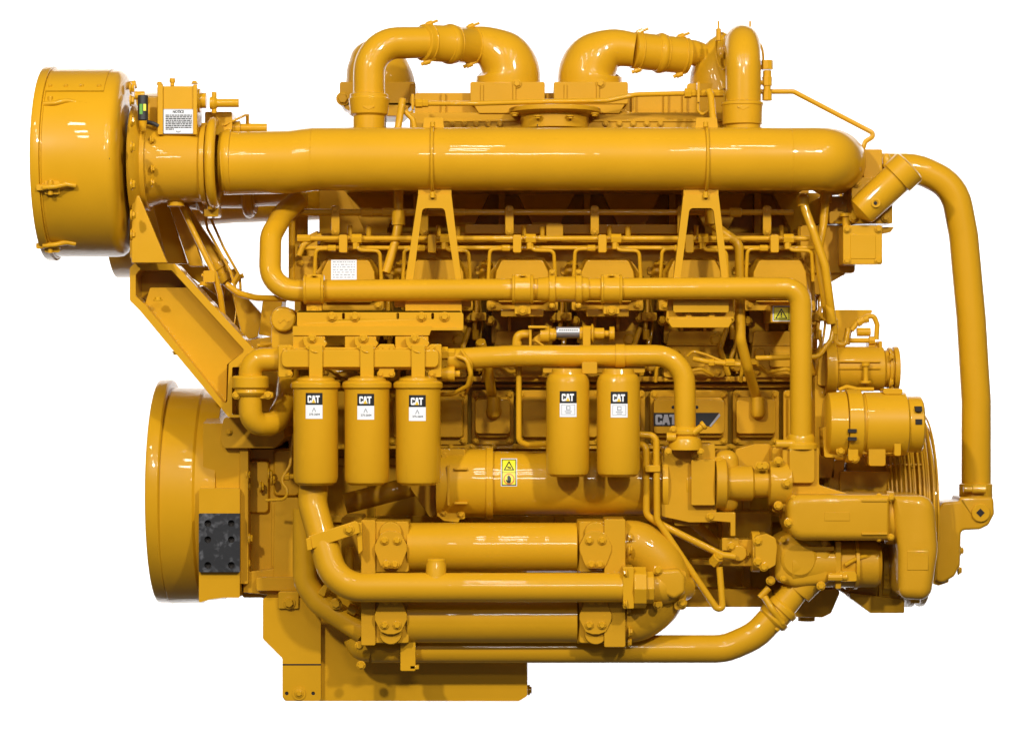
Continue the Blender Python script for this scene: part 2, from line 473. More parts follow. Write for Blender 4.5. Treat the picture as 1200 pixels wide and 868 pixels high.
# starter recess area between housing and block
b = B(); b.lx(560, -190, [(300, 36), (322, 34), (322, 26), (345, 26)]); b.box(318, 588, 348, 664, -140, -170, 3)
b.prism([(285, 670), (345, 664), (350, 700), (285, 694)], -130, -170); b.box(300, 676, 352, 692, -118, -140, 3)
b.prism(rpoly([(322, 583), (350, 583), (362, 610), (362, 680), (320, 680)], 4), -128, -150)
b.box(284, 526, 352, 700, -152, -215, 3)
for q in ((292, 540, 314, 600), (322, 528, 350, 580)): b.loft(rect(*q, 5), -146, rect(q[0] - 3, q[1] - 3, q[2] + 3, q[3] + 3, 5), -154)
sm = part("starter_motor", b, CAST)
bolts(sm, [(315, 555, -135), (305, 570, -140), (318, 562, -132)], 5, 'x')
b = B(); b.tube([(344, 508, -90), (340, 545, -80), (329, 563, -75), (338, 575, -70), (334, 585, -70), (312, 586, -78)], 1.8, 10, 10)
part("loose_hose", b, PAINT)
b = B(); b.lathe(332, 558, -80, 'x', [(0, 5), (7, 5), (7, 3), (16, 3)], 6); part("sensor_fitting", b, PAINT, None, .4)

# ------------------------------------------------------------------ cylinder heads
HX = [408, 512, 612, 712, 814, 914]
for i, cx in enumerate(HX):
    DOFF = -38
    b = B()
    b.box(cx - 36, 362, cx + 36, 402, -128, -300, 2)
    b.loft(rpoly([(cx - 30, 388), (cx + 31, 388), (cx + 36, 442), (cx - 37, 442)], 4), -112, rect(cx - 38, 384, cx + 38, 442), -300)
    b.box(cx - 33, 403, cx + 33, 405, -110.5, -113)
    b.box(cx - 12, 412, cx + 12, 430, -104, -115, 3)
    h = part("cylinder_head", b, CAST)
    bolts(h, [(cx - 27, 436, -111), (cx + 27, 436, -111)], 3)
    bolts(h, [(cx + 38, 372, -120), (cx - 38, 376, -122)], 4.2)
    DOFF = -8
    b = B()
    f = rpoly([(cx - 24, 305), (cx + 24, 305), (cx + 30, 318), (cx + 33, 350), (cx - 33, 350), (cx - 30, 318)], 4)
    k_ = rpoly([(cx - 26, 302), (cx + 26, 302), (cx + 40, 322), (cx + 42, 356), (cx - 42, 356), (cx - 40, 322)], 4)
    b.loft(f, -96, k_, -122); b.prism(k_, -122, -240); b.box(cx - 42, 352, cx + 42, 364, -108, -240, 3); b.box(cx - 28, 352, cx + 28, 354, -100, -112)
    vc = part("valve_cover", b, CAST)
    bolts(vc, [(cx - 35, 358, -107), (cx + 35, 358, -107)], 3)
    DOFF = -38
    if i not in (0, 4, 5):
        b = B(); b.box(cx - 25, 362, cx + 25, 365, -25, -110); b.box(cx - 25, 363, cx + 25, 371, -25, -29, 1.5)
        fr = part("clamp_foot", b, PAINT, vc); bolts(vc, [(cx, 363.5, -22)], 4.5)
    # injector, port neck and clutter between the heads
    b = B()
    b.lathe(cx - 42, 316, -118, Vector((0.1, -0.5, 0.86)), [(-14, 9), (2, 9), (5, 7), (9, 7), (9, 3), (13, 3)], 12)
    b.box(cx - 55, 312, cx - 36, 322, -118, -140, 3)
    part("fuel_injector", b, CAST)
    b = B()
    b.tube([(cx + 46, 330, -135), (cx + 47, 360, -125), (cx + 44, 385, -118), (cx + 49, 402, -116), (cx + 42, 420, -112), (cx + 44, 432, -114)], 2.6, 9, 10)
    b.lathe(cx + 45, 392, -117, 'z', [(-6, 4.5), (6, 4.5)], 6)
    part("sensor_lead", b, PAINT)
    b = B()
    b.tube([(cx + 50, 348, -140), (cx + 53, 380, -128), (cx + 49, 410, -125), (cx + 50, 438, -120)], 1.6, 9, 8)
    b.tube([(cx + 41, 366, -126), (cx + 55, 372, -130)], 3.2, 9, 10)
    part("wiring_lead", b, PAINT)
    # rail studs / clips
    DOFF = 0
    b = B(); sx = cx - 15
    b.prism(rpoly([(sx - 5, 241), (sx + 5, 241), (sx + 5, 276), (sx - 5, 276)], 4), -118, -123); cl = part("pipe_clip", b, PAINT)
    bolts(cl, [(sx, 246, -117), (sx, 271, -117)], 2.8)
    b = B(); b.box(cx - 11, 275, cx - 1, 296, -88, -112, 2); cb = part("rail_clamp", b, PAINT)
    b = B(); b.lathe(cx + 10, 280, -92, 'x', [(-6, 6), (6, 6)], 6); b.lathe(cx + 9, 288, -92, '-z', [(-4, 4.4), (4, 4.4)], 6)
    part("hex_fitting", b, PAINT, None, .5)
    b = B(); b.tube([(cx + 9, 284, -92), (cx + 12, 293, -90), (cx + 37, 294, -92), (cx + 39, 330, -98)], 2.2, 6, 12)
    part("fuel_line", b, PAINT)
    b = B(); b.tube([(cx - 15, 291, -92), (cx - 38, 292, -92), (cx - 40, 330, -98)], 2.2, 6, 12)
    b.lathe(cx - 20, 291, -92, 'x', [(-4, 4.2), (6, 4.2)], 6)
    part("fuel_line", b, PAINT)
    b = B(); b.lathe(cx + 2, 272, -150, '-z', [(-8, 3), (8, 3)], 8); b.lathe(cx + 24, 272, -150, '-z', [(-7, 3.5), (8, 3.5)], 8)
    part("manifold_stud", b, PAINT)
b = B(); b.tube([(352, 279.5, -100), (948, 279.5, -100)], 3.2, 5, 14); b.lathe(352, 279.5, -100, 'x', [(-4, 5), (12, 5)], 6)
part("fuel_rail", b)
b = B(); b.tube([(356, 290.5, -104), (960, 290.5, -104)], 2.6, 5, 12); part("fuel_rail", b)
b = B(); b.tube([(342, 330, -130), (342, 249, -130), (545, 249, -130)], 4.0, 10, 14)
b.tube([(540, 249, -130), (930, 249, -130)], 3.2, 4, 12)
for x in (430, 455, 862): b.lathe(x, 249, -130, 'x', [(-7, 5.6), (7, 5.6)], 6)
part("drain_line", b)
b = B(); b.tube([(467, 222, -110), (467, 262, -110), (463, 285, -105), (452, 320, -98)], 5.5, 14, 16); b.lathe(467, 255, -110, '-z', [(-9, 8), (9, 8)], 20)
part("vent_pipe", b)
b = B(); b.tube([(833, 240, -110), (834, 262, -110), (850, 274, -105), (866, 285, -100), (867, 330, -100)], 5.5, 14, 16); b.lathe(834, 255, -108, '-z', [(-9, 8), (8, 8)], 20)
part("vent_pipe", b)
# gussets that hold the tops, right of the valley
b = B(); b.prism([(360, 276), (372, 270), (372, 352), (356, 352)], -150, -200)
part("end_bracket", b, CAST)
b = B(); b.box(950, 264, 968, 300, -150, -260, 3)
part("end_bracket", b, CAST)
# white data sticker and patch on first valve cover
DOFF = -8
p = Print(-95.8, None); p.rect(388, 304.5, 418, 328, WHITE, 0)
for r_ in range(7):
    y = 306.5 + r_ * 3
    x = 390
    while x < 415:
        w = random.uniform(1.2, 4); p.rect(x, y, min(x + w, 416), y + 1.0, GREY, 1); x += w + random.uniform(.8, 2)
p.make("data_label", ENG, "white printed data sticker")

# ------------------------------------------------------------------ block side covers
covers = [(455, 498, 0), (503, 548, 0), (553, 602, 1), (606, 655, 0), (660, 706, 0), (711, 756, 0), (762, 853, 2), (859, 913, 1), (918, 950, 0)]
DOFF = -38
for x0, x1, kind in covers:
    b = B(); b.box(x0, 457, x1, 521, -122, -136, 4)
    b.loft(rect(x0 + 6, 466, x1 - 6, 512, 4), -113, rect(x0 + 4, 464, x1 - 4, 514, 4), -123)
    if kind: b.loft(rect(x0 + 4, 468, x1 - 4, 508, 4), -106, rect(x0 + 4, 468, x1 - 4, 508, 4), -120)
    c = part("side_cover", b, CAST)
    bolts(c, [(x0 + 5, 462, -121), (x1 - 5, 462, -121), (x0 + 5, 516, -121), (x1 - 5, 516, -121)], 3)
    if kind == 1:
        cx = (x0 + x1) / 2 + (2 if x0 > 800 else 1)
        b = B(); b.lathe(cx, 480, -100, '-z', [(-15, 7.5), (-2, 8), (4, 8.2), (8, 6.5), (10, 3), (10.5, 0)], 24); b.lathe(cx, 482, -108, 'f', [(0, 10), (3, 9), (5, 7)], 24)
        part("breather_boss", b, CAST, c)
    if kind == 2:
        p = Print(-105.6); p.poly([(766, 483.5), (843, 483.5), (831, 499), (766, 499)], BLACK, 0)
        p.poly([(843, 484), (844, 487), (833, 500), (831, 499)], STEEL, 1)
        p.cat(768, 485.5, 793, 497.5, 1, STEEL, False)
        p.make("name_plate", c, "black badge lettered CAT")
        holes(c, [(789, 477, -106), (816.5, 477, -106)])
DOFF = 0
b = B(); b.tube([(867, 345, -75), (868, 398, -72), (876, 430, -88), (888, 470, -150)], 6, 16, 18); part("breather_hose", b)
b = B(); b.tube([(563, 400, -82), (572, 432, -110), (577, 468, -150)], 6, 14, 18); part("breather_hose", b)
# clutter above covers
b = B(); b.tube([(805, 418, -88), (812, 411, -84), (826, 415, -84), (846, 423, -84), (866, 425, -84)], 1.6, 6, 10)
b.tube([(812, 420, -88), (830, 424, -84), (868, 427, -84)], 3.2, 6, 12); b.lathe(855, 425, -84, 'x', [(-5, 5), (6, 5)], 6); b.lathe(835, 425, -84, 'x', [(-5, 5), (2, 5)], 6)
part("wiring_harness", b)
b = B(); b.tube([(885, 419.5, -92), (959, 418, -92), (974, 398, -95), (977, 382, -100), (972, 345, -105)], 3, 12, 12); part("fuel_pipe", b)

# ------------------------------------------------------------------ air cleaner and turbo inlet, left
b = B()
b.lx(192, -60, [(57, 60), (57, 106), (60, 109), (138, 109), (144, 108), (149, 104), (152, 96), (153, 86), (153, 10)], 96)
drum = part("air_cleaner", b, PAINT)
b = B(); b.lx(192, -60, [(57, 109), (55.5, 112.5), (58, 113.5), (66, 113.5), (66, 109)], 96); part("cover_band", b, PAINT, drum, .6)
b = B(); b.ring(67, 192, -60, 'x', 109.6, 1.3, 96, 8); part("band_seam", b, PAINT, drum, 0)
def on_drum(x, y, dr=0):     # depth of the drum surface at photo height y
    return -60 + math.sqrt(max(109 ** 2 - ((y - 192)) ** 2, 0)) * 1 + dr
for y, rr in ((122, 0), (220, 0), (289, 8)):
    d = -60 + math.sqrt(max(111 ** 2 - (min(abs((y - 192) * 1.02), 106)) ** 2, 0))
    yy = y if y < 280 else 288
    b = B(); b.box(42, yy - 3.5, 70, yy + 3.5, d + 5, d - 4, 2); b.tube([(50, yy, d + 7), (64, yy - 1, d + 9), (78, yy - 4, d + 5), (89, yy - 2, d + 2)], 3, 8, 12)
    b.box(52, yy - 8, 70, yy + 8, d + 1, d - 5, 2); b.lathe(59, yy, d + 3, 'z', [(-9, 3), (9, 3)], 10)
    part("latch", b, PAINT, drum)
# riveted plate over the top
b = B()
for i in range(7):
    a0 = math.radians(40 + i * 9); a1 = math.radians(40 + (i + 1) * 9)
c = P(92, 192, -60); sc = K * S(-60)
def arcpt(x, a, r): return Vector((P(x, 192, -60).x, c.y - math.cos(a) * r * sc, c.z + math.sin(a) * r * sc))
rows = []
for i in range(9):
    a = math.radians(44 + i * 6)
    rows.append([b.bm.verts.new(arcpt(x, a, r)) for x, r in ((68, 109.2), (68, 110.4), (134, 110.4), (134, 109.2))])
for A, C in zip(rows, rows[1:]):
    for j in range(3): b.face([A[j], A[j + 1], C[j + 1], C[j]])
part("riveted_plate", b, PAINT, drum, 0)
nrm = Vector((0, -math.cos(math.radians(54)), math.sin(math.radians(54))))
for x in (72, 90, 108, 128):
    o = bpy.data.objects.new("rivet", hexmesh(2.0, 12)); COL.objects.link(o); put(o, arcpt(x, math.radians(49), 110.4), drum)
    o.rotation_mode = 'QUATERNION'; o.rotation_quaternion = nrm.to_track_quat('Z', 'Y')
b = B(); b.lathe(127, 186, 48.8, 'f', [(0, 1.7), (.6, 1.7)], 12); part("drain_hole", b, HOLE, drum, 0)
for a in (70, 52, 32, 12, -15, -40, -62):
    r_ = 94
    ra = math.radians(a)
    bolts(drum, [(153 + (0 if a > 40 else 1), 192 - r_ * math.sin(ra), -60 + r_ * math.cos(ra))], 5, 'x')
b = B(); b.tube([(150, 101, -60), (160, 99, -60)], 5, 3, 16); part("clamp_boss", b, PAINT, drum); b = B(); b.tube([(158, 112, -30), (170, 112, -30)], 5, 3, 16); part("clamp_boss", b, PAINT, drum)
b = B(); b.lx(192, -60, [(158, 70), (164, 66), (172, 52), (190, 46), (236, 44), (238, 48), (244, 48)], 64)
b.lx(192, -60, [(170, 55), (176, 55)], 48)
neck = part("inlet_neck", b, CAST)
b = B(); b.lx(190, -62, [(258, 34), (266, 38.5), (272, 38.5), (272, 36), (290, 36)], 48); part("inlet_flange", b, PAINT, neck)
b = B(); b.ring(251, 191, -60, 'x', 48, 6, 56, 14); part("band_clamp", b, PAINT, neck, 0)
b = B(); b.lathe(248, 238, -60, '-z', [(0, 6), (8, 5)], 14); b.lathe(206, 236, -60, '-z', [(-4, 10), (6, 10)], 24); b.box(239, 240, 256, 254, -70, -100, 2); part("drain_boss", b, PAINT, neck)
bolts(neck, [(177, 164, -14), (178, 198, -8), (178, 214, -10)], 3.6, 'x')
# far bank body behind the neck
b = B(); b.lx(200, -215, [(170, 40), (232, 46), (236, 50), (244, 50), (246, 44), (290, 44), (290, 50), (300, 50), (300, 42), (345, 40)], 48); b.ring(292, 200, -210, 'x', 50, 6, 40, 10)
part("turbocharger", b, CAST)
f_ = S(-60) / S(-420)
fx = lambda x: 600 + (x - 600) * f_
fy = lambda y: 434 + (y - 434) * f_
b = B(); b.lathe(fx(105), fy(192), -420, 'x', [(-22, 60), (-20, 108), (50, 108), (55, 98), (55, 10)], 64)
part("rear_air_cleaner", b)
b = B(); b.lathe(fx(190), fy(192), -420, 'x', [(-32, 50), (40, 44), (150, 40)], 40); part("rear_inlet_neck", b)
# control box on the neck
b = B(); b.box(184, 101, 230, 158, -22, -80, 2); b.box(184.5, 99, 191, 158, -19, -22.5, 1); b.box(226, 99, 231, 158, -19, -22.5, 1)
bx = part("shutoff_box", b)
bolts(bx, [(187, 99, -30), (228, 98, -30)], 3, 'z')
b = B(); b.lathe(202, 101, -40, 'z', [(0, 2.5), (4, 2.5), (4, 3.5), (9, 3.5)], 12); part("vent_stub", b, PAINT, bx, .4)
b = B(); b.lathe(230, 118, -40, 'x', [(0, 14), (5, 14), (5, 9), (12, 9), (12, 6)], 24)
b.lathe(251, 121, -40, 'x', [(-5, 7), (0, 8), (3, 6), (4, 5), (29, 5), (29, 0)], 20); b.lathe(251, 121, -40, 'z', [(-12, 3), (13, 3)], 12)
part("air_cylinder", b, PAINT, bx, .5)
b = B(); b.box(240, 131, 272, 158, -62, -110, 2); b.lathe(282, 150, -80, 'x', [(-10, 8), (0, 8), (0, 5), (31, 5), (31, 0)], 20); b.lathe(290, 150, -80, 'z', [(-8, 2), (16, 2)], 10)
b.tube([(262, 147, -60), (290, 134, -70), (291, 150, -80)], 1.5, 3, 8)
part("solenoid", b, PAINT, None, .5)
b = B(); b.tube([(262, 156, -50), (280, 158, -45)], 2, 3, 8); b.lathe(241, 147, -45, 'x', [(-5, 3), (5, 3)], 6); part("plug_fitting", b, PAINT, bx, .4)
p = Print(-22); p.rect(191.5, 128, 227.5, 157, WHITE, 0)
for a_ in ((191.5, 128, 227.5, 128.7), (191.5, 156.3, 227.5, 157), (191.5, 128, 192.2, 157), (226.8, 128, 227.5, 157)): p.rect(*a_, GREY, 1)
p.text("NOTICE", 202.5, 129.4, 215.5, 133, BLACK, 1); p.text("NOTICE", 202.8, 129.5, 215.9, 133.1, BLACK, 1.4)
for r_ in range(9):
    y = 134.6 + r_ * 2.05; x = 194
    e = 225 if r_ < 8 else 204
    while x < e:
        w = min(random.uniform(1.5, 5), e - x); p.rect(x, y, x + w, y + 1.35, BLACK, 1); x += w + .5
p.poly([(206, 153), (209, 154), (212, 153), (212, 155), (209, 155.8), (206, 155)], GREY, 1)
p.make("notice_label", bx, "white notice sticker with black text")
# restriction indicator
b = B(); b.lathe(167.5, 127, -8, 'z', [(-14, 6), (15, 6), (15, 0)], 20); ri = part("restriction_indicator", b, RUBBER, None, .5, label="black air filter restriction indicator")
b = B(); b.lathe(167.5, 149, -8, 'z', [(-5, 3.5), (7, 5)], 14); part("fitting", b, PAINT, ri, .3)
b = B(); b.box(163.5, 122, 167, 134, -1.6, -5); b.mi = 1; b.box(168, 122, 171, 130, -1.2, -4); part("window", b, [GREEN, SIGNY], ri, 0)
b = B(); b.box(173, 114, 186, 146, -40, -60); part("mount_plate", b, PAINT, ri)
b = B(); b.tube([(172, 143, -20), (180, 145, -20), (186, 148, -20)], 2.4, 3, 8); part("hose_stub", b, RUBBER, ri, 0)

# support frame of the air cleaner
b = B()
b.prism(rpoly([(152, 314), (157, 309), (205, 309), (302, 414), (302, 489), (268, 489), (164, 364), (152, 352)], 3), -42, -96,
        [rpoly([(159, 322), (163, 316.5), (201, 316.5), (287, 411), (268, 426), (266, 477), (169, 356), (159, 347)], 3), rpoly([(272, 430), (286, 430), (286, 486), (272, 486)], 2)])
b.prism([(156, 313), (205, 313), (300, 414), (300, 487), (268, 487), (164, 362), (156, 350)], -92, -97)
b.prism(rpoly([(176, 337), (224, 337), (288, 410), (266, 427), (265, 474), (170, 356)], 2), -70, -93)
sup = part("support_channel", b)
bolts(sup, [(238, 334, -60), (185, 352, -48)], 4, 'z'); bolts(sup, [(207, 412, -60)], 4, '-z')
b = B(); b.prism(rpoly([(152, 178), (155, 176), (160, 232), (160, 305), (152, 302)], 1), -20, -110); b.prism(rpoly([(154, 231), (163, 229), (196, 308), (154, 308)], 1), -14, -22); b.prism([(158, 180), (172, 192), (178, 234), (158, 232)], -100, -105)
part("gusset_plate", b)
b = B(); b.prism([(196, 236), (212, 236), (238, 312), (222, 312)], -150, -170); b.prism([(178, 236), (196, 236), (220, 309), (196, 309)], -200, -215)
part("rear_strut", b)
b = B(); b.tube([(206, 236, -200), (270, 330, -180)], 9, 8, 20); b.lathe(262, 318, -180, Vector((.57, 0, -.82)), [(-12, 11), (-4, 11), (-4, 9), (4, 9), (4, 12), (12, 12)], 24)
part("oil_drain_tube", b)
b = B(); b.tube([(212, 240, -90), (236, 290, -80), (252, 322, -75), (258, 345, -80), (262, 372, -90)], 3.5, 14, 12); part("rubber_hose", b)
b = B(); b.box(238, 317, 252, 331, -70, -84, 2); b.tube([(236, 322, -72), (252, 326, -72)], 2, 2, 8); part("hose_clamp", b)
for pts in ([(236, 232, -150), (243, 268, -150), (270, 318, -140), (276, 338, -130)], [(246, 254, -160), (262, 290, -160), (281, 324, -145), (282, 340, -130)]):
    b = B(); b.tube(pts, 1.7, 10, 8); part("sensor_wire", b)
b = B(); b.lathe(277, 327, -135, Vector((.5, 0, .86)), [(-7, 4), (7, 4)], 6); b.lathe(282, 324, -145, Vector((.9, 0, .3)), [(-4, 3), (4, 3)], 6); part("wire_joint", b, PAINT, None, .3)
b = B(); b.tube([(265, 333, -100), (280, 344, -95), (300, 349, -85), (335, 350, -60)], 3.8, 20, 12); part("bypass_hose", b)
b = B(); b.prism([(228, 337), (262, 330), (306, 370), (304, 398), (285, 402)], -290, -330, ); b.prism([(270, 338), (280, 338), (307, 368), (302, 395), (285, 400)], -250, -290)
b.prism([(308, 350), (331, 350), (326, 396), (303, 392)], -200, -260)
b.prism([(198, 296), (234, 306), (268, 330), (262, 352), (214, 318)], -260, -290)
part("rear_support_channel", b)
b = B(); b.tube([(275, 345, -120), (277, 362, -110), (274, 385, -105)], .8, 6, 6); part("thin_cable", b)
b = B(); b.prism([(293, 398), (345, 390), (345, 500), (300, 500)], -150, -250); b.lz(350, -190, [(226, 11), (352, 11)], 28)
part("rear_end_housing", b, CAST)
b = B(); b.tube([(302, 405, -100), (322, 402, -95), (345, 406, -95)], 2.5, 6, 8); b.lathe(310, 404, -100, 'x', [(-5, 4), (5, 4)], 6); part("pipe_union", b, PAINT, None, .3)
b = B(); b.lathe(332, 374, -60, 'f', [(-40, 15), (0, 15), (2, 13), (2, 0)], 32); b.prism(rpoly([(318, 382), (346, 382), (346, 408), (318, 408)], 3), -66, -120)
rn = part("filler_cap", b)
b = B(); b.prism([(326, 376), (333, 370), (339, 376), (336, 378), (333, 374.5), (328, 379)], -57, -58.2); part("cap_grip", b, PAINT, rn, .2)

# castings, bosses and leads of the middle band
random.seed(21)
DOFF = -38
for i, cx in enumerate(HX):
    b = B(); b.lathe(cx - 24, 414, -112, 'f', [(-2, 7), (3, 6.5), (4, 5), (4, 0)], 20); part("core_plug", b, CAST)
    b = B(); b.lathe(cx + 25, 398, -112, 'f', [(-18, 8), (0, 7.5), (2, 5), (2, 0)], 20); part("port_boss", b, CAST)
    b = B(); b.box(cx - 17, 371, cx - 13, 388, -112, -130, 1.5); part("casting_rib", b, CAST)
    b = B(); b.box(cx + 10, 371, cx + 14, 388, -112, -130, 1.5); part("casting_rib", b, CAST)
    b = B(); b.tube([(cx - 46, 448, -105), (cx - 44, 428, -100), (cx - 30, 424, -96), (cx - 14, 436, -96), (cx + 8, 432, -98), (cx + 22, 440, -104)], 2.2, 7, 10); part("wiring_lead", b, PAINT)
    b = B(); b.lathe(cx - 30, 424, -96, 'x', [(-5, 4), (5, 4)], 6); part("hex_fitting", b, PAINT, None, .4)
    b = B(); b.tube([(cx + 38, 384, -110), (cx + 30, 408, -100), (cx + 40, 440, -104)], 3.2, 8, 10); part("coolant_line", b, PAINT)
    b = B(); b.box(cx + 40, 366, cx + 58, 376, -112, -160, 2); part("jumper_block", b, CAST)
    bolts(ENG, [(cx + 49, 371, -111)], 3)
    b = B(); b.lathe(cx + 50, 428, -120, 'f', [(-20, 9), (0, 8), (2, 6), (2, 0)], 20); part("lifter_boss", b, CAST)
DOFF = 0
b = B(); b.box(640, 262, 660, 282, -140, -175, 3); part("valley_boss", b, CAST)
b = B(); b.tube([(350, 300, -100), (356, 286, -100), (376, 276, -110)], 3.5, 8, 12); b.box(345, 300, 372, 352, -130, -175, 4); part("end_cover", b, CAST)
bolts(ENG, [(352, 308, -129), (366, 344, -129)], 3)
# ------------------------------------------------------------------ big air tube across the front
b = B()
yc = 186.5
pts = [(262, 191.5, -62), (342, 190.0, -62), (368, yc, -62), (975, yc, -62)]
ps = [P(*p) for p in pts[:-1]]
sc = K * S(-62)
c0 = P(958, yc, -62)
R_ = 46 * sc
for i in range(0, 19):
    a = math.radians(i * 110 / 18)
    ps.append(c0 + Vector((math.sin(a) * R_ * 0.62, (1 - math.cos(a)) * R_ * 1.6, 0)))
ps2 = [ps[0]] + arc_corner(ps[0], ps[1], ps[2], 80 * sc, 30) + arc_corner(ps[1], ps[2], ps[3], 80 * sc, 30) + ps[3:]
b.sweepw(ps2, [36.8 * sc] * len(ps2), 64)
duct = part("air_duct", b, PAINT, None, 0)
for x in (366, 926):
    b = B(); b.ring(x, yc, -62, 'x', 36.6, .5, 64, 6); part("weld_seam", b, PAINT, duct, 0)
for bx_, (t0, t1), (o0, o1), (q0, q1), (i0, i1), (j0, j1) in (
        (507, (497, 519), (490, 529), (475, 541), (495, 521), (484, 534)),
        (827, (816, 840), (801, 842), (789, 854), (808, 836), (797, 846))):
    b = B(); b.prism(rpoly([(t0, 138), (t1, 138), (t1 + 2, 156), (t0 - 2, 156)], 2), -62, -68, [circ((t0 + t1) / 2 - 1, 146, 2.2, 12)]); up = part("upper_strap_plate", b)
    b = B()
    out = rpoly([(o0, 228), (o1, 228), (q1, 330), (q1, 366), (q0, 366), (q0, 330)], 2.5)
    hole = rpoly([(i0, 244), (i1, 244), (j1, 330), (j1, 352), (j0, 352), (j0, 330)], 5)
    b.prism(out, -47, -54, [hole])
    b.prism([(o0, 228), (o0 + 3, 228), (q0 + 3, 328), (q0, 328)], -54, -70); b.prism([(o1 - 3, 228), (o1, 228), (q1, 328), (q1 - 3, 328)], -54, -70)
    b.box(o0, 222, o1, 228.5, -54, -90)
    sb = part("support_bracket", b)
    b = B(); sc = K * S(-62)
    b.ring(bx_, yc, -62, 'x', 38.6, 1.9, 64, 10); ub = part("u_bolt", b, PAINT, sb, 0)
    b = B(); b.lathe(bx_, 229, -44, 'z', [(-3, 3.2), (4, 3.2)], 12); b.lathe(bx_, 146, -44, 'z', [(-3, 3), (3, 3)], 12); part("u_bolt_nut", b, PAINT, sb, .3)
b = B(); b.prism(rpoly([(783, 348), (858, 348), (861, 376), (853, 384), (788, 384), (780, 376)], 3), -60, -66); b.box(782, 371, 860, 374, -52, -62); b.prism(rpoly([(781, 373), (860, 373), (854, 384), (787, 384)], 3), -50, -56)
b.box(796, 352, 846, 355, -56, -62)
bf = part("bracket_foot", b); bolts(bf, [(807, 369.5, -58), (834, 369.5, -58)], 4)
b = B(); b.box(462, 350, 552, 360, -60, -100, 2); part("bracket_foot", b)

# ------------------------------------------------------------------ upper coolant pipe
b = B(); b.tube([(352, 232, -120), (332, 250, -110), (317, 277, -75), (316, 341, -45), (900, 337.5, -35), (938.5, 338, -35), (938.5, 520, -35)], 12.8, 33, 28)
cp = part("coolant_pipe", b, PAINT, None, 0)
for x0, x1 in ((356, 380), (600, 625), (704, 729)):
    b = B(); b.lx(339, -38, [(x0, 13.2), (x0, 17), (x0 + 2.5, 17.6), (x0 + 3.5, 16), (x1 - 3.5, 16), (x1 - 2.5, 17.6), (x1, 17), (x1, 13.2)], 36)
    b.box(x0 + 3, 321.5, x1 - 3, 326, -30, -46, 1.5); b.box(x0 + 3, 350, x1 - 3, 368, -40, -60, 1.5); b.box(x0 + 9, 322, x1 - 9, 323.6, -25, -40)
    c = part("pipe_clamp", b, PAINT, cp); bolts(cp, [((x0 + x1) / 2, 364, -38)], 4)
b = B(); b.lx(339, -36, [(630, 13.4), (644, 15), (682, 15), (690, 13.4)], 36); part("flexible_coupling", b, PAINT, cp, .5)
for x in (647, 678):
    b = B(); b.lx(339, -36, [(x - 3.6, 14), (x - 3.6, 17.5), (x + 3.6, 17.5), (x + 3.6, 14)], 32); b.box(x - 3.5, 316, x + 3.5, 325, -30, -42, 1.5); b.box(x - 3, 352, x + 3, 361, -30, -42, 1.5)
    cc = part("coupling_clamp", b, PAINT, cp, .8); bolts(cp, [(x, 319, -28), (x, 358, -28)], 2.2)
b = B(); b.lz(938.5, -38, [(508, 14.5), (512, 16.5), (518, 16.5), (520, 20), (526, 20)], 32); b.lathe(917, 520, -28, 'x', [(-8, 5), (14, 5)], 16); part("pipe_collar", b, PAINT, cp, .6)

# ------------------------------------------------------------------ left filter bank
b = B()
slots = [rect(x - 1.6, 366.5, x + 1.6, 374, 1.4) for x in (402.5, 466, 507)]
b.prism(rpoly([(348, 364), (539, 364), (543, 368), (543, 388), (348, 382)], 2), -18, -22, slots)
b.prism(rpoly([(343, 382), (505, 382), (505, 384), (542, 384), (542, 387), (505, 387), (503, 393), (343, 393)], 1.5), -6, -22)
b.prism([(348, 364), (541, 364), (541, 366), (348, 366)], -18, -60)
rail = part("filter_bracket", b)
bolts(rail, [(x, 371, -17) for x in (389, 416, 494, 521)], 4.2)
b = B()
for xa, xb in ((343, 381), (404, 441), (463, 502)): b.box(xa, 393, xb, 408, -8, -30, 2)
b.prism(rpoly([(326, 404), (341, 404), (345, 407), (500, 407), (505, 403), (517.5, 403), (517.5, 442), (505, 442), (505, 433), (341, 433), (341, 442), (326, 442)], 2), 4, -34)
b.prism(rpoly([(428, 405), (458, 405), (458, 434), (452, 442), (434, 442), (428, 436)], 2), 7, -10) if False else None
b.box(444, 403, 462, 442, 6, -30, 2)
b.loft(rect(330, 410, 514, 430, 6), 10, rect(330, 408, 514, 432, 4), 2)
man = part("filter_manifold", b)
bolts(man, [(x, y, 5) for x in (339, 446, 459, 506) for y in (408, 438)], 3)
for x in (370, 430, 490):
    b = B(); b.box(x - 8, 404, x + 8, 444, 14, -20, 1.5)
    b.prism(rpoly([(x - 16, 394), (x + 6, 394), (x + 14, 402), (x + 8, 410), (x + 2, 416), (x - 6, 412), (x - 14, 404)], 3), 4, -14)
    b.tube([(x - 12, 406, 8), (x - 2, 413, 16), (x + 10, 413, 8)], 1.4, 8, 10)
    c = part("selector_valve", b, PAINT, man); bolts(man, [(x - 4, 396.5, 5)], 4)
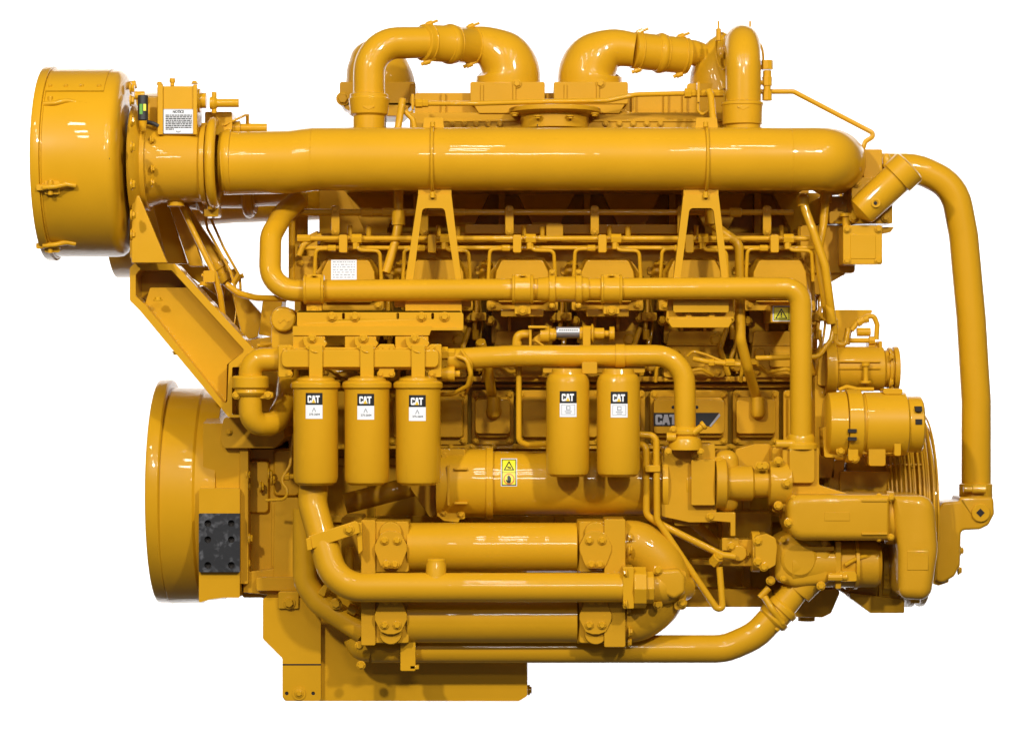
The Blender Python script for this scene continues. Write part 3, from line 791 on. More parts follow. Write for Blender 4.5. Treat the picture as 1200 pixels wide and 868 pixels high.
def oil_filter(x, y0, y1, r, d, rim, sy, kind):
    b = B()
    if rim:
        b.lz(x, d, [(y0 - 1.5, r - 3), (y0, r + 1), (y0 + 2, r + 3), (y0 + 7, r + 3), (y0 + 9, r + .4), (y1 - 9, r + .2), (y1 - 3, r - 1.5), (y1, r - 6), (y1, 0)], 56)
    else:
        b.lz(x, d, [(y0, r - 5), (y0 + 1.5, r - 3.2), (y0 + 5, r - 1.2), (y0 + 10, r), (y1 - 9, r), (y1 - 3, r - 1.5), (y1, r - 6), (y1, 0)], 56)
    o = part("oil_filter", b, PAINT, None, .5)
    p = Print(d, (x, r + .25), .25)
    p.rect(x - 9.7, sy, x + 9.7, sy + 14, BLACK, 0); p.cat(x - 7.4, sy + 3, x + 6.6, sy + 11.6, 1)
    p.rect(x - 9.7, sy + 14, x + 9.7, sy + 30, WHITE, 0)
    if kind == 0:
        p.poly([(x - 2.5, sy + 22), (x - .5, sy + 17), (x + .5, sy + 17), (x + 2.5, sy + 22), (x + 1.5, sy + 22), (x, sy + 18.5), (x - 1.5, sy + 22)], GREY, 1)
        p.text("275-2604", x - 5.5, sy + 23.6, x + 6.5, sy + 26, BLACK, 1)
    else:
        for q in ((-7.6, 15.6, 7.6, 16), (-7.6, 27, 7.6, 27.4), (-7.6, 15.6, -7.2, 27.4), (7.2, 15.6, 7.6, 27.4)): p.rect(x + q[0], sy + q[1], x + q[2], sy + q[3], GREY, 1)
        p.rect(x - 2.5, sy + 17, x + 2.5, sy + 22, GREY, 1); p.rect(x - 1.2, sy + 18, x + 1.6, sy + 21, WHITE, 2); p.rect(x - 4, sy + 23, x + 4, sy + 24, GREY, 1); p.rect(x - 3, sy + 25, x + 3, sy + 26, GREY, 1)
    p.make("filter_label", o)
    return o
for x, sy in ((370, 460), (430, 461), (490, 462.5)):
    b = B(); b.lz(x, 0, [(440, 12), (443, 22), (446.5, 23)], 40); part("filter_base", b, PAINT, man, .4)
    oil_filter(x, 447, 568, 26, 0, True, sy, 0)
b = B(); b.tube([(327, 421, -20), (293.5, 421, -20), (293.5, 497, -20), (322, 497, -40), (336, 470, -85), (338, 440, -120)], 13.6, 22, 28)
ub = part("oil_return_pipe", b, PAINT, None, 0)
b = B(); b.lz(293.5, -20, [(440, 19), (442, 21.5), (454, 21.5), (456, 18), (460, 19.5), (464, 16)], 36); b.box(272, 459, 320, 467, -12, -30, 3)
pc = part("pipe_clamp", b, PAINT, ub, .8); bolts(ub, [(277, 463, -11), (314, 463, -11)], 3.6)
# ------------------------------------------------------------------ right of manifold: pipe to cooler
b = B(); b.tube([(525, 421, -28), (600, 417, -28), (802, 416.5, -25), (803, 512, -25)], 12.6, 34, 28)
op = part("oil_pipe", b, PAINT, None, 0)
b = B(); b.lx(417, -26, [(721, 13), (721, 14), (732, 14), (732, 13)], 36); b.prism([(720, 404), (733, 404), (737, 430), (733, 440), (721, 440)], -30, -42); part("pipe_band", b, PAINT, op, .5)
b = B(); b.lz(803, -25, [(500, 13.5), (504, 17), (508, 17), (511, 14), (514, 18), (520, 20), (527, 20)], 36); b.lathe(786, 512, -14, 'x', [(-5, 5.5), (6, 5.5)], 16); b.lathe(818, 503, -14, Vector((.8, 0, .6)), [(-8, 4), (6, 4), (6, 5.5), (10, 5.5)], 16)
part("band_clamp", b, PAINT, op, .6); bolts(op, [(789, 503, -12), (783, 529, -12), (821, 529, -14)], 3.2)
b = B(); b.lathe(527, 414, -20, 'x', [(-9, 8), (-2, 8), (-2, 6), (6, 6)], 6); b.lathe(525, 438, -20, 'x', [(-8, 7), (4, 9), (8, 9), (8, 4), (14, 4)], 14); b.tube([(535, 417, -12), (547, 421, -8), (552, 438, -8), (548, 452, -18), (530, 462, -40), (516, 462, -60)], 2.6, 9, 12)
b.tube([(540, 410, -12), (552, 425, -12), (553, 446, -20), (545, 462, -60)], 1.8, 9, 10)
part("sensor_cluster", b, PAINT, None, .4)

# ------------------------------------------------------------------ priming pump
b = B(); b.lathe(619, 392, -50, 'x', [(14, 10), (24, 10), (26, 7.5), (31, 7.5), (31, 6.5), (33, 6.5)], 28); b.box(619, 381.5, 640, 384.5, -36, -60, 1); b.box(620, 382, 623, 406, -40, -44); b.prism([(640, 384), (633, 404), (626, 404), (623, 398)], -48, -54)
pp = part("priming_pump", b)
b = B(); b.lx(389.5, -50, [(652, 6.8), (680, 6.8)], 28); part("pump_barrel", b, STEEL, pp, .3, label="grey printed barrel")
b = B(); b.lx(391, -50, [(679, 8), (683, 8), (683, 9.5), (696, 9.5), (696, 7), (708, 7), (708, 4), (714, 4), (714, 8.5), (720, 8.5), (720, 0)], 28); b.box(683, 384, 692, 408, -38, -54, 2); b.ring(694, 391, -50, 'x', 10.5, 1.4, 28, 8)
part("pump_handle", b, PAINT, pp, .5)
p = Print(-43, None, .3); p.rect(654, 384.5, 679, 389, WHITE, 0)
for i in range(9): p.rect(655.5 + i * 2.5, 386, 657 + i * 2.5, 387.5, BLACK, 1)
p.make("pump_label", pp)
b = B(); b.tube([(645, 410, -46), (632, 402, -44), (626, 398, -44)], 1.5, 5, 8); b.tube([(604, 412, -50), (606, 392, -50), (622, 391, -50)], 5, 7, 14)
b.tube([(608, 400, -48), (608, 517, -48), (618, 521, -52), (645, 520, -60)], 3.4, 8, 12); part("pump_line", b)
# middle filter head
b = B(); b.box(636, 427, 756, 437, -28, -70, 2); b.lz(665, -10, [(432, 18), (440, 20)], 32); b.lz(724.5, -10, [(432, 18), (440, 20)], 32); b.box(604, 428, 636, 440, -60, -70, 2); b.box(682, 424, 700, 438, -2, -20, 2)
mh = part("filter_head", b, CAST)
for x in (665.3, 724.6): oil_filter(x, 438, 558, 25.4, -8, False, 458 + (0 if x < 700 else .6), 1)
b = B()
b.tube([(745, 509, -30), (758, 510, -28), (770, 520, -28), (770, 607, -28), (846, 718, -30), (844, 700, -30), (843, 665, -34)], 4.0, 8, 14) if False else b.tube([(745, 509, -30), (769, 510, -28), (770, 609, -28), (840, 713, -30), (847, 712, -30), (843, 664, -34)], 4.0, 9, 14)
part("oil_line", b)
b = B(); b.tube([(745, 519, -40), (757, 522, -34), (757.5, 603, -34), (770, 612, -34), (846, 650, -34), (862, 652, -34)], 4.2, 10, 14); part("oil_line", b)
b = B(); b.box(756, 545, 774, 553, -22, -40, 2); part("line_clip", b)
b = B(); b.lathe(839, 656, -32, Vector((.5, -.5, .7)), [(-6, 7), (5, 7), (5, 5), (8, 5)], 6); part("hex_fitting", b, PAINT, None, .4)

# ------------------------------------------------------------------ big oil cooler
b = B(); b.lx(566, -78, [(512, 40.5), (571, 40.5), (573, 37.5), (800, 37.5), (802, 40), (812, 40)], 72)
b.prism(rpoly([(512, 526), (545, 526), (545, 608), (538, 608), (538, 612), (520, 610), (512, 604)], 2), -55, -110)
oc = part("oil_cooler", b, PAINT)
b = B(); b.prism(rpoly([(478, 568), (512, 568), (512, 600), (505, 608)], 3), -90, -130); part("cooler_elbow", b, CAST)
b = B(); b.prism(rpoly([(780, 524), (812, 520), (838, 520), (840, 612), (808, 612), (775, 605), (775, 535)], 3), -38, -110); b.box(810, 538, 838, 592, -27, -42, 2)
b.box(790, 604, 820, 616, -50, -90, 3); b.pillow(rect(836, 527, 866, 600, 13), -38, -100, 11)
cb = part("cooler_bonnet", b, CAST); bolts(cb, [(842, 540, -36), (842, 560, -36), (843, 578, -36), (815, 532, -30), (833, 605, -36), (845, 568, -38)], 4)
p = Print(-78 + 37.5 * S(-78)); p = Print(-39.8, None, .8)
p.b = B()
def warn(p, x0, y0, x1, y1):
    p.rect(x0 - .8, y0 - .8, x1 + .8, y1 + .8, WHITE, 0); p.rect(x0, y0, x1, y1, BLACK, 1); ym = (y0 + y1) / 2
    p.rect(x0 + 1, y0 + 1, x1 - 1, ym - .3, SIGNY, 2); p.rect(x0 + 1, ym + .3, x1 - 1, y1 - 1, SIGNY, 2)
b = p.b
warn(p, 588, 537, 605, 567)
cx = 596.5
p.poly([(cx, 538.6), (cx + 6.2, 549.4), (cx - 6.2, 549.4)], BLACK, 3); p.poly([(cx, 541), (cx + 4.3, 548.3), (cx - 4.3, 548.3)], SIGNY, 4)
p.poly([(cx - 2.2, 545), (cx + 2.6, 546), (cx + 2, 547.6), (cx - 1.6, 546.6)], BLACK, 5)
p.poly(circ(cx, 559.5, 6.4, 24), RED, 3); p.poly(circ(cx, 559.5, 5.2, 24), SIGNY, 4)
p.poly([(cx - 1.6, 564.2), (cx - 3.8, 560.8), (cx - 3.2, 560), (cx - 1.8, 561), (cx - 1.8, 556.2), (cx - 1, 556), (cx - .8, 555.2), (cx + .2, 555.1), (cx + .5, 556), (cx + 1.4, 556), (cx + 1.6, 557.4), (cx + 2.3, 558), (cx + 2.3, 561.8), (cx + 1.6, 564.2)], BLACK, 5)
# wrap the sticker on the cooler's curve
bmx = p.b.bm
for i in range(-6, 7):
    g = bmx.verts[:] + bmx.edges[:] + bmx.faces[:]
    bmesh.ops.bisect_plane(bmx, geom=g, plane_co=(0, 552 + i * 3, 0), plane_no=(0, 1, 0))
scx = S(-78)
for v in bmx.verts:
    x, y, l = v.co
    dy = (y - 566); dd = -78 + math.sqrt(37.5 ** 2 - dy * dy) * scx + .35 + l * .22
    v.co = Vector((P(x, 566, -78).x, -dd * K, P(x, y, -78).z))
c = P(596.5, 552, -45)
for f in bmx.faces:
    f.normal_update()
    if f.normal.y > 0: f.normal_flip()
    f.smooth = False
for v in bmx.verts: v.co -= c
me = bpy.data.meshes.new("warning_label"); bmx.to_mesh(me); bmx.free()
for m in p.mats: me.materials.append(m)
o = bpy.data.objects.new("warning_label", me); COL.objects.link(o); put(o, c, oc); o["label"] = "yellow crush and no touching hazard sticker"
# triangle warning sticker on the last cylinder head
b = B(); b.box(903, 357, 934, 378, -66, -150, 1); wp = part("label_plate", b)
p = Print(-66); p.rect(905.5, 358.5, 932, 376.5, WHITE, 0); p.rect(906.5, 359.5, 932, 375.5, BLACK, 1); p.rect(907.2, 360.2, 924, 374.8, SIGNY, 2); p.rect(924.8, 360.2, 932, 374.8, SIGNY, 2)
p.poly([(915.5, 361.2), (923, 373.8), (908, 373.8)], BLACK, 3); p.poly([(915.5, 363.6), (920.8, 372.6), (910.2, 372.6)], SIGNY, 4); p.rect(914.8, 365.5, 916.2, 369.8, BLACK, 5); p.rect(914.8, 370.4, 916.2, 371.6, BLACK, 5)
p.make("warning_label", wp, "yellow sticker with black warning triangle")

# ------------------------------------------------------------------ lower heat exchangers
for yy, sgn in ((641, 1), (724, -1)):
    b = B(); b.lx(yy, -38, [(478, 29), (676, 29)], 64)
    hx = part("heat_exchanger", b, PAINT, None, .4)
    for x0, x1 in ((424, 479), (676, 733)):
        b = B(); xs = 1 if x0 < 500 else -1
        b.loft(rect(x0 + 3, yy - 30, x1, yy + 29, 3), -14, rect(x0, yy - 31, x1 + 1, yy + 30, 3), -24); b.box(x0, yy - 31, x1 + 1, yy + 30, -24, -70, 3)
        if x0 < 500: b.box(423, yy - 32, 440, yy + 32, -10, -60, 2)
        else: b.box(708, yy - 33, 733, yy + 34, -4, -60, 2)
        ec = part("end_casing", b, CAST, hx)
        cx = (458 if x0 < 500 else 698)
        b = B()
        sh = [(cx - 12, yy - 16), (cx - 4, yy - 19), (cx + 4, yy - 19), (cx + 12, yy - 16), (cx + 19, yy - 2), (cx + 19, yy + 4), (cx + 13, yy + 20), (cx + 9, yy + 25), (cx - 9, yy + 25), (cx - 13, yy + 20), (cx - 19, yy + 4), (cx - 19, yy - 2)]
        if sgn < 0: sh = [(x, 2 * yy - y) for x, y in sh][::-1]
        b.prism(rpoly(sh, 3), -2, -16); b.lathe(cx, yy - 17 * sgn, -14, 'f', [(0, 14), (6, 13)], 28)
        part("port_cover", b, CAST, hx)
        bolts(hx, [(cx - 7.5, yy - 8 * sgn, -1), (cx + 7.5, yy - 8 * sgn, -1), (cx - 5, yy + 20 * sgn, -1), (cx + 5, yy + 20 * sgn, -1)], 3.6)
b = B(); b.sweep([(722, 640, -38, 29), (748, 640, -38, 29), (776, 662, -34, 27), (790, 688, -32, 22)], 40); b.sweep([(722, 724, -38, 29), (746, 722, -38, 29), (770, 706, -36, 28), (784, 690, -32, 22)], 40)
b.sweep([(756, 688, -2, 18), (772, 688, -6, 20), (790, 688, -20, 18), (803, 688, -34, 15)], 36)
b.pillow(rpoly([(770, 668), (796, 666), (803, 676), (803, 694), (790, 702), (770, 692)], 7), 12, -20, 4.5)
b.box(790, 668, 804, 714, -10, -50, 4)
wm = part("water_manifold", b, CAST)
bolts(wm, [(737, 629, -8), (735, 714, -8), (737, 740, -8), (736, 752, -20), (737, 644, -6)], 4.4, 'x'); bolts(wm, [(771, 668, 12), (771, 708, 6), (800, 706, -6)], 4)
b = B(); b.lx(688, 12, [(742, 17.5), (742, 24.5), (757, 24.5), (757, 19), (766, 19)], 8); fl = part("pipe_flange", b, PAINT, None, 1.2)
bolts(fl, [(734, 671, 30), (734, 707, 30)], 3.6, '-x')
b = B(); b.box(730, 664, 743, 713, 30, -8, 2); part("flange_plate", b, PAINT, fl)
# lower front pipe
b = B(); b.tube([(368, 560, -16), (366, 590, -12), (394, 688, 12), (735, 688, 12)], 17.2, 42, 32); wp_ = part("water_pipe", b, PAINT, None, 0)
b = B(); b.lz(511, 12, [(654, 9.5), (656, 11), (659, 11), (661, 12), (674, 12), (677, 13)], 32); part("pipe_cap", b, PAINT, wp_, .4)
b = B(); sl = lambda x: -21.5 * (x - 358) / 62
b.prism(rpoly([(361, 628), (416, 610), (420, 612), (422, 624), (366, 643)], 1.5), 16, 10); b.prism([(358, 631), (364, 629), (366, 644), (360, 645)], 18, -14); b.prism(rpoly([(416, 612), (424, 612), (425, 645), (420, 650), (418, 628)], 1), 10, -50)
st = part("pipe_strap", b); bolts(st, [(409, 620, 17)], 4.4)
b = B(); b.tube([(357, 596, -50), (357, 682, -46), (374, 706, -44), (426, 740, -44)], 14, 30, 28); p2 = part("drain_pipe", b, PAINT, None, 0)
bolts(p2, [(394, 707, -26)], 5); bolts(p2, [(421, 756, -22), (423, 779, -40)], 4)
b = B(); b.prism(rpoly([(372, 694), (380, 684), (384, 688), (380, 700)], 2), -30, -44); b.tube([(408, 711, -30), (418, 716, -30)], 6, 4, 16); part("drain_bracket", b, PAINT, p2)
b = B(); b.tube([(436, 760, -58), (850, 760, -58), (886, 744, -58), (918, 709, -58), (950, 668, -58), (956, 640, -70)], 16.3, 60, 32); b.sweep([(436, 760, -58, 16), (424, 756, -58, 17), (416, 744, -58, 15)], 28)
lp = part("suction_pipe", b, PAINT, None, 0)
ax_ = Vector((.68, 0, .73))
b = B(); b.lathe(912, 718, -58, ax_, [(-13, 17), (-10, 19.5), (-4, 19.5), (-4, 17.5), (4, 17.5), (4, 19.5), (10, 19.5), (13, 17)], 36)
pcu = part("pipe_coupling", b, PAINT, lp, .6)
b = B(); b.lathe(915, 731, -48, ax_, [(-9, 3), (-9, 4), (12, 4), (12, 3)], 14); b.lathe(893, 697, -48, ax_, [(-4, 3), (-4, 4), (12, 4)], 14); b.tube([(896, 699, -44), (905, 714, -38), (917, 730, -44)], 4, 14, 12)
part("coupling_bolt", b, PAINT, lp, .3)
b = B(); b.box(469, 750, 487, 786, -26, -44, 2); b.box(480, 779, 491, 784, -26, -36, 1); part("pipe_support", b)

# ------------------------------------------------------------------ top: charge air pipes and aftercooler
b = B(); b.box(486, 109, 850, 222, -215, -330, 3); b.box(400, 160, 945, 222, -225, -329, 3); b.box(480, 132, 860, 160, -195, -215, 3); b.box(500, 140, 850, 143, -193, -196)
for x in (517, 562, 640, 740, 778, 800): b.box(x, 109, x + 5, 134, -208, -216)
b.prism([(700, 118), (706, 118), (760, 140), (750, 142)], -204, -216)
af = part("aftercooler", b, CAST)
for i in range(5): bolts(af, [(530 + 14 * i, 145, -193)], 2.5)
for i in range(5): bolts(af, [(710 + 16 * i, 145, -193)], 2.5)
for x0, x1 in ((551, 638.5), (649, 736)):
    b = B(); b.box(x0, 96, x1, 122, -190, -290, 2.5); b.prism(rpoly([(x0 + 1, 118), (x1 - 1, 118), (x1 - 10, 133), (x0 + 10, 133)], 3), -192, -280)
    for q in (12, 50): b.box(x0 + q, 99, x0 + q + 3.5, 120, -187, -191)
    rs = part("elbow_base", b, CAST, af); bolts(af, [((x0 + x1) / 2 + 11, 98, -189)], 4)
b = B(); b.lz(650, -180, [(127, 51), (128, 54), (133, 54), (134.5, 46), (136, 40), (152, 40)], 64)
rf = part("outlet_flange", b, CAST); bolts(rf, [(630, 136, -136), (668, 136, -136), (603, 133, -150), (697, 133, -150)], 3.6, '-z')
holes(rf, [(631, 147, -144), (669, 147, -144)], 1.8)
# left pipe: rises from the left, crosses and drops as a wide elbow
b = B(); b.tube([(432.5, 156, -150), (432.5, 51, -150), (500, 50, -175)], 18.6, 50, 36)
cpl = part("charge_air_pipe", b, PAINT, None, 0)
b = B(); b.lz(432.5, -150, [(110, 20), (111, 22.5), (115, 22.5), (116, 24), (134, 22), (137, 18)], 40); fl = part("pipe_socket", b, PAINT, cpl, .6)
b = B(); b.sweep([(546, 52, -220, 20), (568, 54, -222, 23), (587, 66, -226, 32), (595, 82, -230, 37), (595.5, 102, -232, 38)], 44); part("intake_elbow", b, PAINT, af, 0)
b = B(); b.sweep([(744, 59, -220, 20), (720, 57, -222, 23), (700, 68, -226, 32), (692, 83, -230, 37), (691.5, 102, -232, 38)], 44); part("intake_elbow", b, PAINT, af, 0)
def sleeve(x0, y0, d0, x1, y1, d1):
    b = B(); pts = []
    prof = [(0, 18.5), (0.02, 21.5), (0.42, 21.5), (0.46, 23.5), (.5, 24), (.54, 23.5), (.58, 21.5), (.98, 21.5), (1, 18.5)]
    A, C = P(x0, y0, d0), P(x1, y1, d1); sc = K * S(d0)
    b.sweepw([A.lerp(C, t) for t, r in prof], [r * sc for t, r in prof], 40)
    o = part("hose_sleeve", b, PAINT, None, .4)
    u = (C - A).normalized()
    for t in (.12, .44, .58, .9):
        b = B(); x, y, d = x0 + (x1 - x0) * t, y0 + (y1 - y0) * t, d0 + (d1 - d0) * t
        b.ring(x, y, d, u, 21.3, 1.3, 40, 8); part("hose_band", b, PAINT, o, 0)
    for t, up in ((.14, 1), (.88, 1), (.1, -1), (.85, -1)):
        x, y, d = x0 + (x1 - x0) * t, y0 + (y1 - y0) * t - 22.5 * up, d0 + (d1 - d0) * t
        b = B(); b.lathe(x, y, d + 4, Vector((.9, 0, .35)), [(-8, 2.2), (-4, 2.2), (-4, 3.4), (4, 3.4), (4, 1.6), (11, 1.6)], 10); part("band_screw", b, PAINT, o, .3)
sleeve(494, 50, -172, 560, 54, -222)
sleeve(741, 59, -222, 806, 66, -245)
b = B(); b.sweep([(800, 64, -245, 15), (812, 62, -250, 15), (832, 70, -260, 14), (848, 82, -270, 13)], 30); part("crossover_pipe", b, PAINT, None, 0)
b = B(); b.sweep([(846, 108, -262, 38), (842, 88, -262, 33), (848, 66, -262, 26), (862, 56, -250, 19), (868, 54, -235, 17)], 40); b.box(805, 98, 862, 152, -225, -300, 3)
part("rear_elbow", b, PAINT, None, .6)
b = B(); b.tube([(871, 156, -120), (871, 51, -120), (868, 49, -200), (866, 60, -280)], 20.3, 36, 40); crp = part("charge_air_pipe", b, PAINT, None, 0)
b = B(); b.lz(870, -120, [(119, 21), (121, 25), (124, 25), (124, 24), (146, 23), (148, 19)], 40); part("pipe_socket", b, PAINT, crp, .6)
for xx in (432, 871):
    b = B(); d_ = -128 if xx < 500 else -97
    b.prism(rpoly([(xx - 10, 124), (xx + 10, 124), (xx, 129)], 1), d_ + 2, d_ - 4); part("cast_mark", b, PAINT, cpl if xx < 500 else crp, .5)
b = B()
b.ring(847, 60, -195, Vector((.9, .3, .1)), 21, 1.5, 36, 8); b.ring(888, 66, -195, Vector((.9, .3, .1)), 16, 1.5, 36, 8)
for x, t in ((842, 26), (879, 26)): b.lathe(x, 38, -185, 'z', [(-10, 3.2), (4, 3), (4, 1.2), (13, 1.2)], 10)
part("hose_clamp", b, PAINT, crp, .3)
b = B()
for y, r_ in ((76, 7), (88, 5), (95, 6), (103, 4.5), (112, 6)): b.lathe(899, y, -125, 'z', [(-6, r_), (5, r_)], 8 if r_ > 5 else 12)
b.lathe(893, 97, -125, 'x', [(-6, 3), (3, 3)], 8)
part("valve_stack", b, PAINT, crp, .6)
# rear left pipe seen behind
b = B(); b.sweep([(446, 112, -330, 41), (445, 96, -330, 40.5), (440, 72, -330, 34), (437, 60, -330, 26), (436, 51, -330, 14), (436, 48, -330, 3)], 44)
b.box(398, 96, 487, 124, -285, -370, 3); b.prism(rpoly([(399, 120), (486, 120), (470, 136), (425, 136), (405, 128)], 3), -285, -370); b.lz(436, -340, [(130, 17), (158, 17)], 24)
rl = part("rear_elbow", b, CAST); bolts(rl, [(402, 116, -284)], 6); b = B(); b.box(480, 98, 487, 122, -278, -288, 1.5); part("flange_lug", b, PAINT, rl)
b = B(); b.tube([(500, 121.5, -140), (560, 121.5, -140), (640, 119, -150), (712, 118, -150), (745, 111, -150), (806, 109.5, -140)], 2.9, 30, 12)
tl = part("pressure_line", b)
b = B(); b.lx(121.5, -140, [(484, 4), (487, 4), (487, 5.5), (495, 5.5), (495, 4.5), (502, 4.5)], 6); b.box(482, 110, 485, 128, -132, -146, 1); b.tube([(484, 130, -138), (478, 134, -138), (476, 124, -138)], 1.6, 4, 8); part("line_fitting", b, PAINT, tl, .4)
b = B(); b.lx(109.5, -140, [(802, 6), (810, 6), (810, 4.5), (848, 4.5)], 6); b.box(817, 96, 820, 120, -130, -146, 1); b.tube([(818, 118, -136), (818, 130, -136), (823, 135, -136), (830, 130, -136)], 1.8, 5, 8); part("line_fitting", b, PAINT, tl, .4)
b = B(); b.tube([(472, 116, -130), (466, 152, -120)], 4.2, 5, 14); b.tube([(474, 130, -132), (484, 140, -130), (486, 152, -130)], 3.4, 6, 12); part("vent_line", b)
b = B(); b.tube([(830, 106, -130), (833, 112, -126), (837, 154, -110)], 4.2, 5, 14); part("vent_line", b)
b = B(); b.tube([(886, 107.5, -130), (930, 107.5, -130), (1027, 158, -125), (1014, 166, -125), (1010, 178, -125)], 2.9, 5, 12); part("vent_line", b)

# ------------------------------------------------------------------ right end: thermostat housing, big riser
b = B()
b.box(960, 230, 998, 262, -150, -260, 3); b.box(998, 208, 1046, 262, -105, -200, 2); b.box(1012, 175, 1034, 212, -115, -190, 2); b.box(1010, 192, 1046, 236, -130, -190, 3); b.box(938, 264, 1002, 320, -140, -230, 4); b.prism(rpoly([(940, 318), (1000, 316), (975, 330), (962, 345), (940, 345)], 3), -145, -230)
b.prism([(1034, 266), (1048, 266), (1044, 272), (1034, 274)], -118, -150)
th = part("thermostat_housing", b, CAST); bolts(th, [(1004, 214, -103), (1000, 255, -103), (1038, 255, -103), (1042, 214, -103), (993, 230, -148)], 4)
b = B(); b.lathe(1039, 190, -118, 'z', [(-6, 4), (0, 4.5), (4, 5), (8, 3.5), (10, 2)], 12); part("vent_plug", b, PAINT, th, .3)
ax2 = Vector((.72, -.12, .68)).normalized()
b = B(); b.lathe(1020, 238, -85, ax2, [(-22, 4), (-14, 18), (-4, 19), (42, 19), (42, 21.5), (62, 21.5), (64, 18), (64, 0)], 40); tp = part("thermostat_cover", b, PAINT, th, .8)
b = B(); b.lathe(1026, 238, -68, 'f', [(-4, 6), (4, 5.5), (4, 3), (2.5, 2.8), (2.5, 0)], 24); part("cover_boss", b, PAINT, th, .3); b = B(); b.lathe(1026, 238, -63.5, 'f', [(0, 2.2), (.4, 2.2)], 6); part("socket_hole", b, HOLE, th, 0)
b = B(); b.box(988, 264, 1034, 310, -92, -150, 2.5); jb = part("junction_box", b, PAINT); bolts(jb, [(x, y, -91) for x in (992.5, 1029.5) for y in (268.5, 305.5)], 3.4)
b = B(); b.loft(rect(997, 275, 1026, 303, 2), -91.2, rect(996, 274, 1027, 304, 2), -92.4); part("box_panel", b, PAINT, jb, .3)
b = B(); b.lathe(992, 258, -110, 'z', [(-7, 5), (4, 5), (4, 8), (8, 8)], 12); part("box_fitting", b, PAINT, jb, .4); b = B(); b.box(972, 248, 990, 262, -130, -150, 2); part("box_fitting", b, PAINT, jb, .4)
b = B(); b.tube([(941, 228, -95), (943, 244, -92), (952, 268, -88), (967, 312, -85), (972, 350, -88), (975, 372, -95)], 5, 22, 16); b.lathe(941, 236, -94, '-z', [(-6, 7), (6, 7)], 20); part("coolant_hose", b)
b = B(); b.tube([(968, 228, -120), (965, 262, -112), (958, 300, -100), (966, 345, -98), (970, 372, -100)], 5, 22, 16); b.lathe(968, 230, -120, '-z', [(-6, 7), (8, 7)], 20); part("coolant_hose", b)
b = B(); b.lathe(973, 366, -92, Vector((.1, 0, -1)), [(-10, 5.6), (8, 6.4), (14, 5.6)], 16); b.lathe(978, 384, -98, '-z', [(-10, 4), (8, 4)], 12); part("hose_union", b)
b = B(); b.tube([(1032, 197, -165), (1074, 197, -165), (1118, 218, -165), (1129, 275, -165), (1138, 372, -165), (1144, 470, -165), (1144, 580, -165)], 17.2, 60, 36)
rp = part("riser_pipe", b, PAINT, None, 0)
b = B(); b.lz(1143.5, -165, [(566, 17.6), (567, 19.5), (583, 19.5), (586, 20.5), (600, 20.5)], 36); b.lathe(1143, 573, -140, 'x', [(-14, 3.5), (-4, 3.5), (-4, 5), (12, 5)], 12); part("pipe_collar", b, PAINT, rp, .6)
b = B(); b.pillow(rpoly([(1124, 582), (1164, 582), (1165, 602), (1158, 615), (1148, 620), (1126, 621), (1125, 662), (1118, 675), (1106, 682), (1097, 682), (1095, 640), (1096, 602), (1105, 588), (1124, 587)], 5), -142, -195, 3.5)
el = part("riser_elbow", b, CAST)
b = B(); b.lathe(1149, 600.5, -142, 'f', [(-2, 11), (2.5, 11), (3.5, 10), (3.5, 0)], 32); pg = part("pipe_plug", b, PAINT, el, .3)
b = B(); b.prism([(1149, 595.5), (1154, 600.5), (1149, 605.5), (1144, 600.5)], -137.6, -138.2); part("socket_hole", b, HOLE, el, 0)
bolts(el, [(1125, 645, -165), (1123, 668, -165)], 4, 'x')
b = B(); b.prism(rpoly([(1090, 668), (1112, 666), (1112, 682), (1100, 686), (1094, 684)], 2), -150, -190); b.tube([(1088, 610, -170), (1095, 640, -170), (1095, 680, -170)], 8, 20, 16); part("lower_fitting", b, CAST)

# accessory drive, regulator
b = B(); b.lx(432, -120, [(966, 30), (978, 32), (980, 26), (1034, 26), (1036, 22), (1046, 22), (1046, 26), (1052, 26), (1052, 0)], 48); b.prism(rpoly([(960, 408), (1020, 408), (1034, 414), (1034, 452), (958, 452)], 4), -110, -180)
b.box(1030, 400, 1034, 420, -110, -130); b.box(955, 440, 978, 560, -120, -200, 2); b.lathe(1040, 432, -120, 'x', [(0, 25), (4, 25)], 32)
for y in (423, 431): b.box(982, y, 1032, y + 1.8, -91, -110)
ac = part("air_compressor", b, CAST); bolts(ac, [(1043, 418, -95), (1043, 448, -95), (1043, 456, -105)], 4, 'x')
b = B(); b.lathe(1014.5, 443, -88, 'z', [(-6, 7), (-3, 7), (-3, 3), (14, 3), (14, 5), (18, 5)], 14); b.tube([(983, 457, -80), (992, 453, -80), (1005, 456, -80), (1024, 456, -80)], 2.5, 4, 10); part("relief_valve", b, PAINT, ac, .4)
b = B(); b.prism(rpoly([(978, 363), (1022, 363), (1022, 366), (998, 390), (996, 404), (980, 404)], 1), -150, -155); b.box(978.5, 363.6, 990, 380, -157, -180); b.prism(rpoly([(1018, 402), (1034, 399), (1034, 418), (1018, 418)], 2), -130, -160)
br = part("governor_bracket", b, PAINT)
b = B(); b.tube([(998, 387, -130), (1006, 376, -130), (1016, 371, -130), (1024, 370, -130), (1028, 380, -130), (1027, 398, -130)], 3, 7, 12); b.lathe(1010, 376, -130, Vector((.9, 0, .4)), [(-6, 5), (-1, 5), (-1, 4), (3, 4), (3, 5), (8, 5)], 8); part("governor_line", b, PAINT, br, .3)
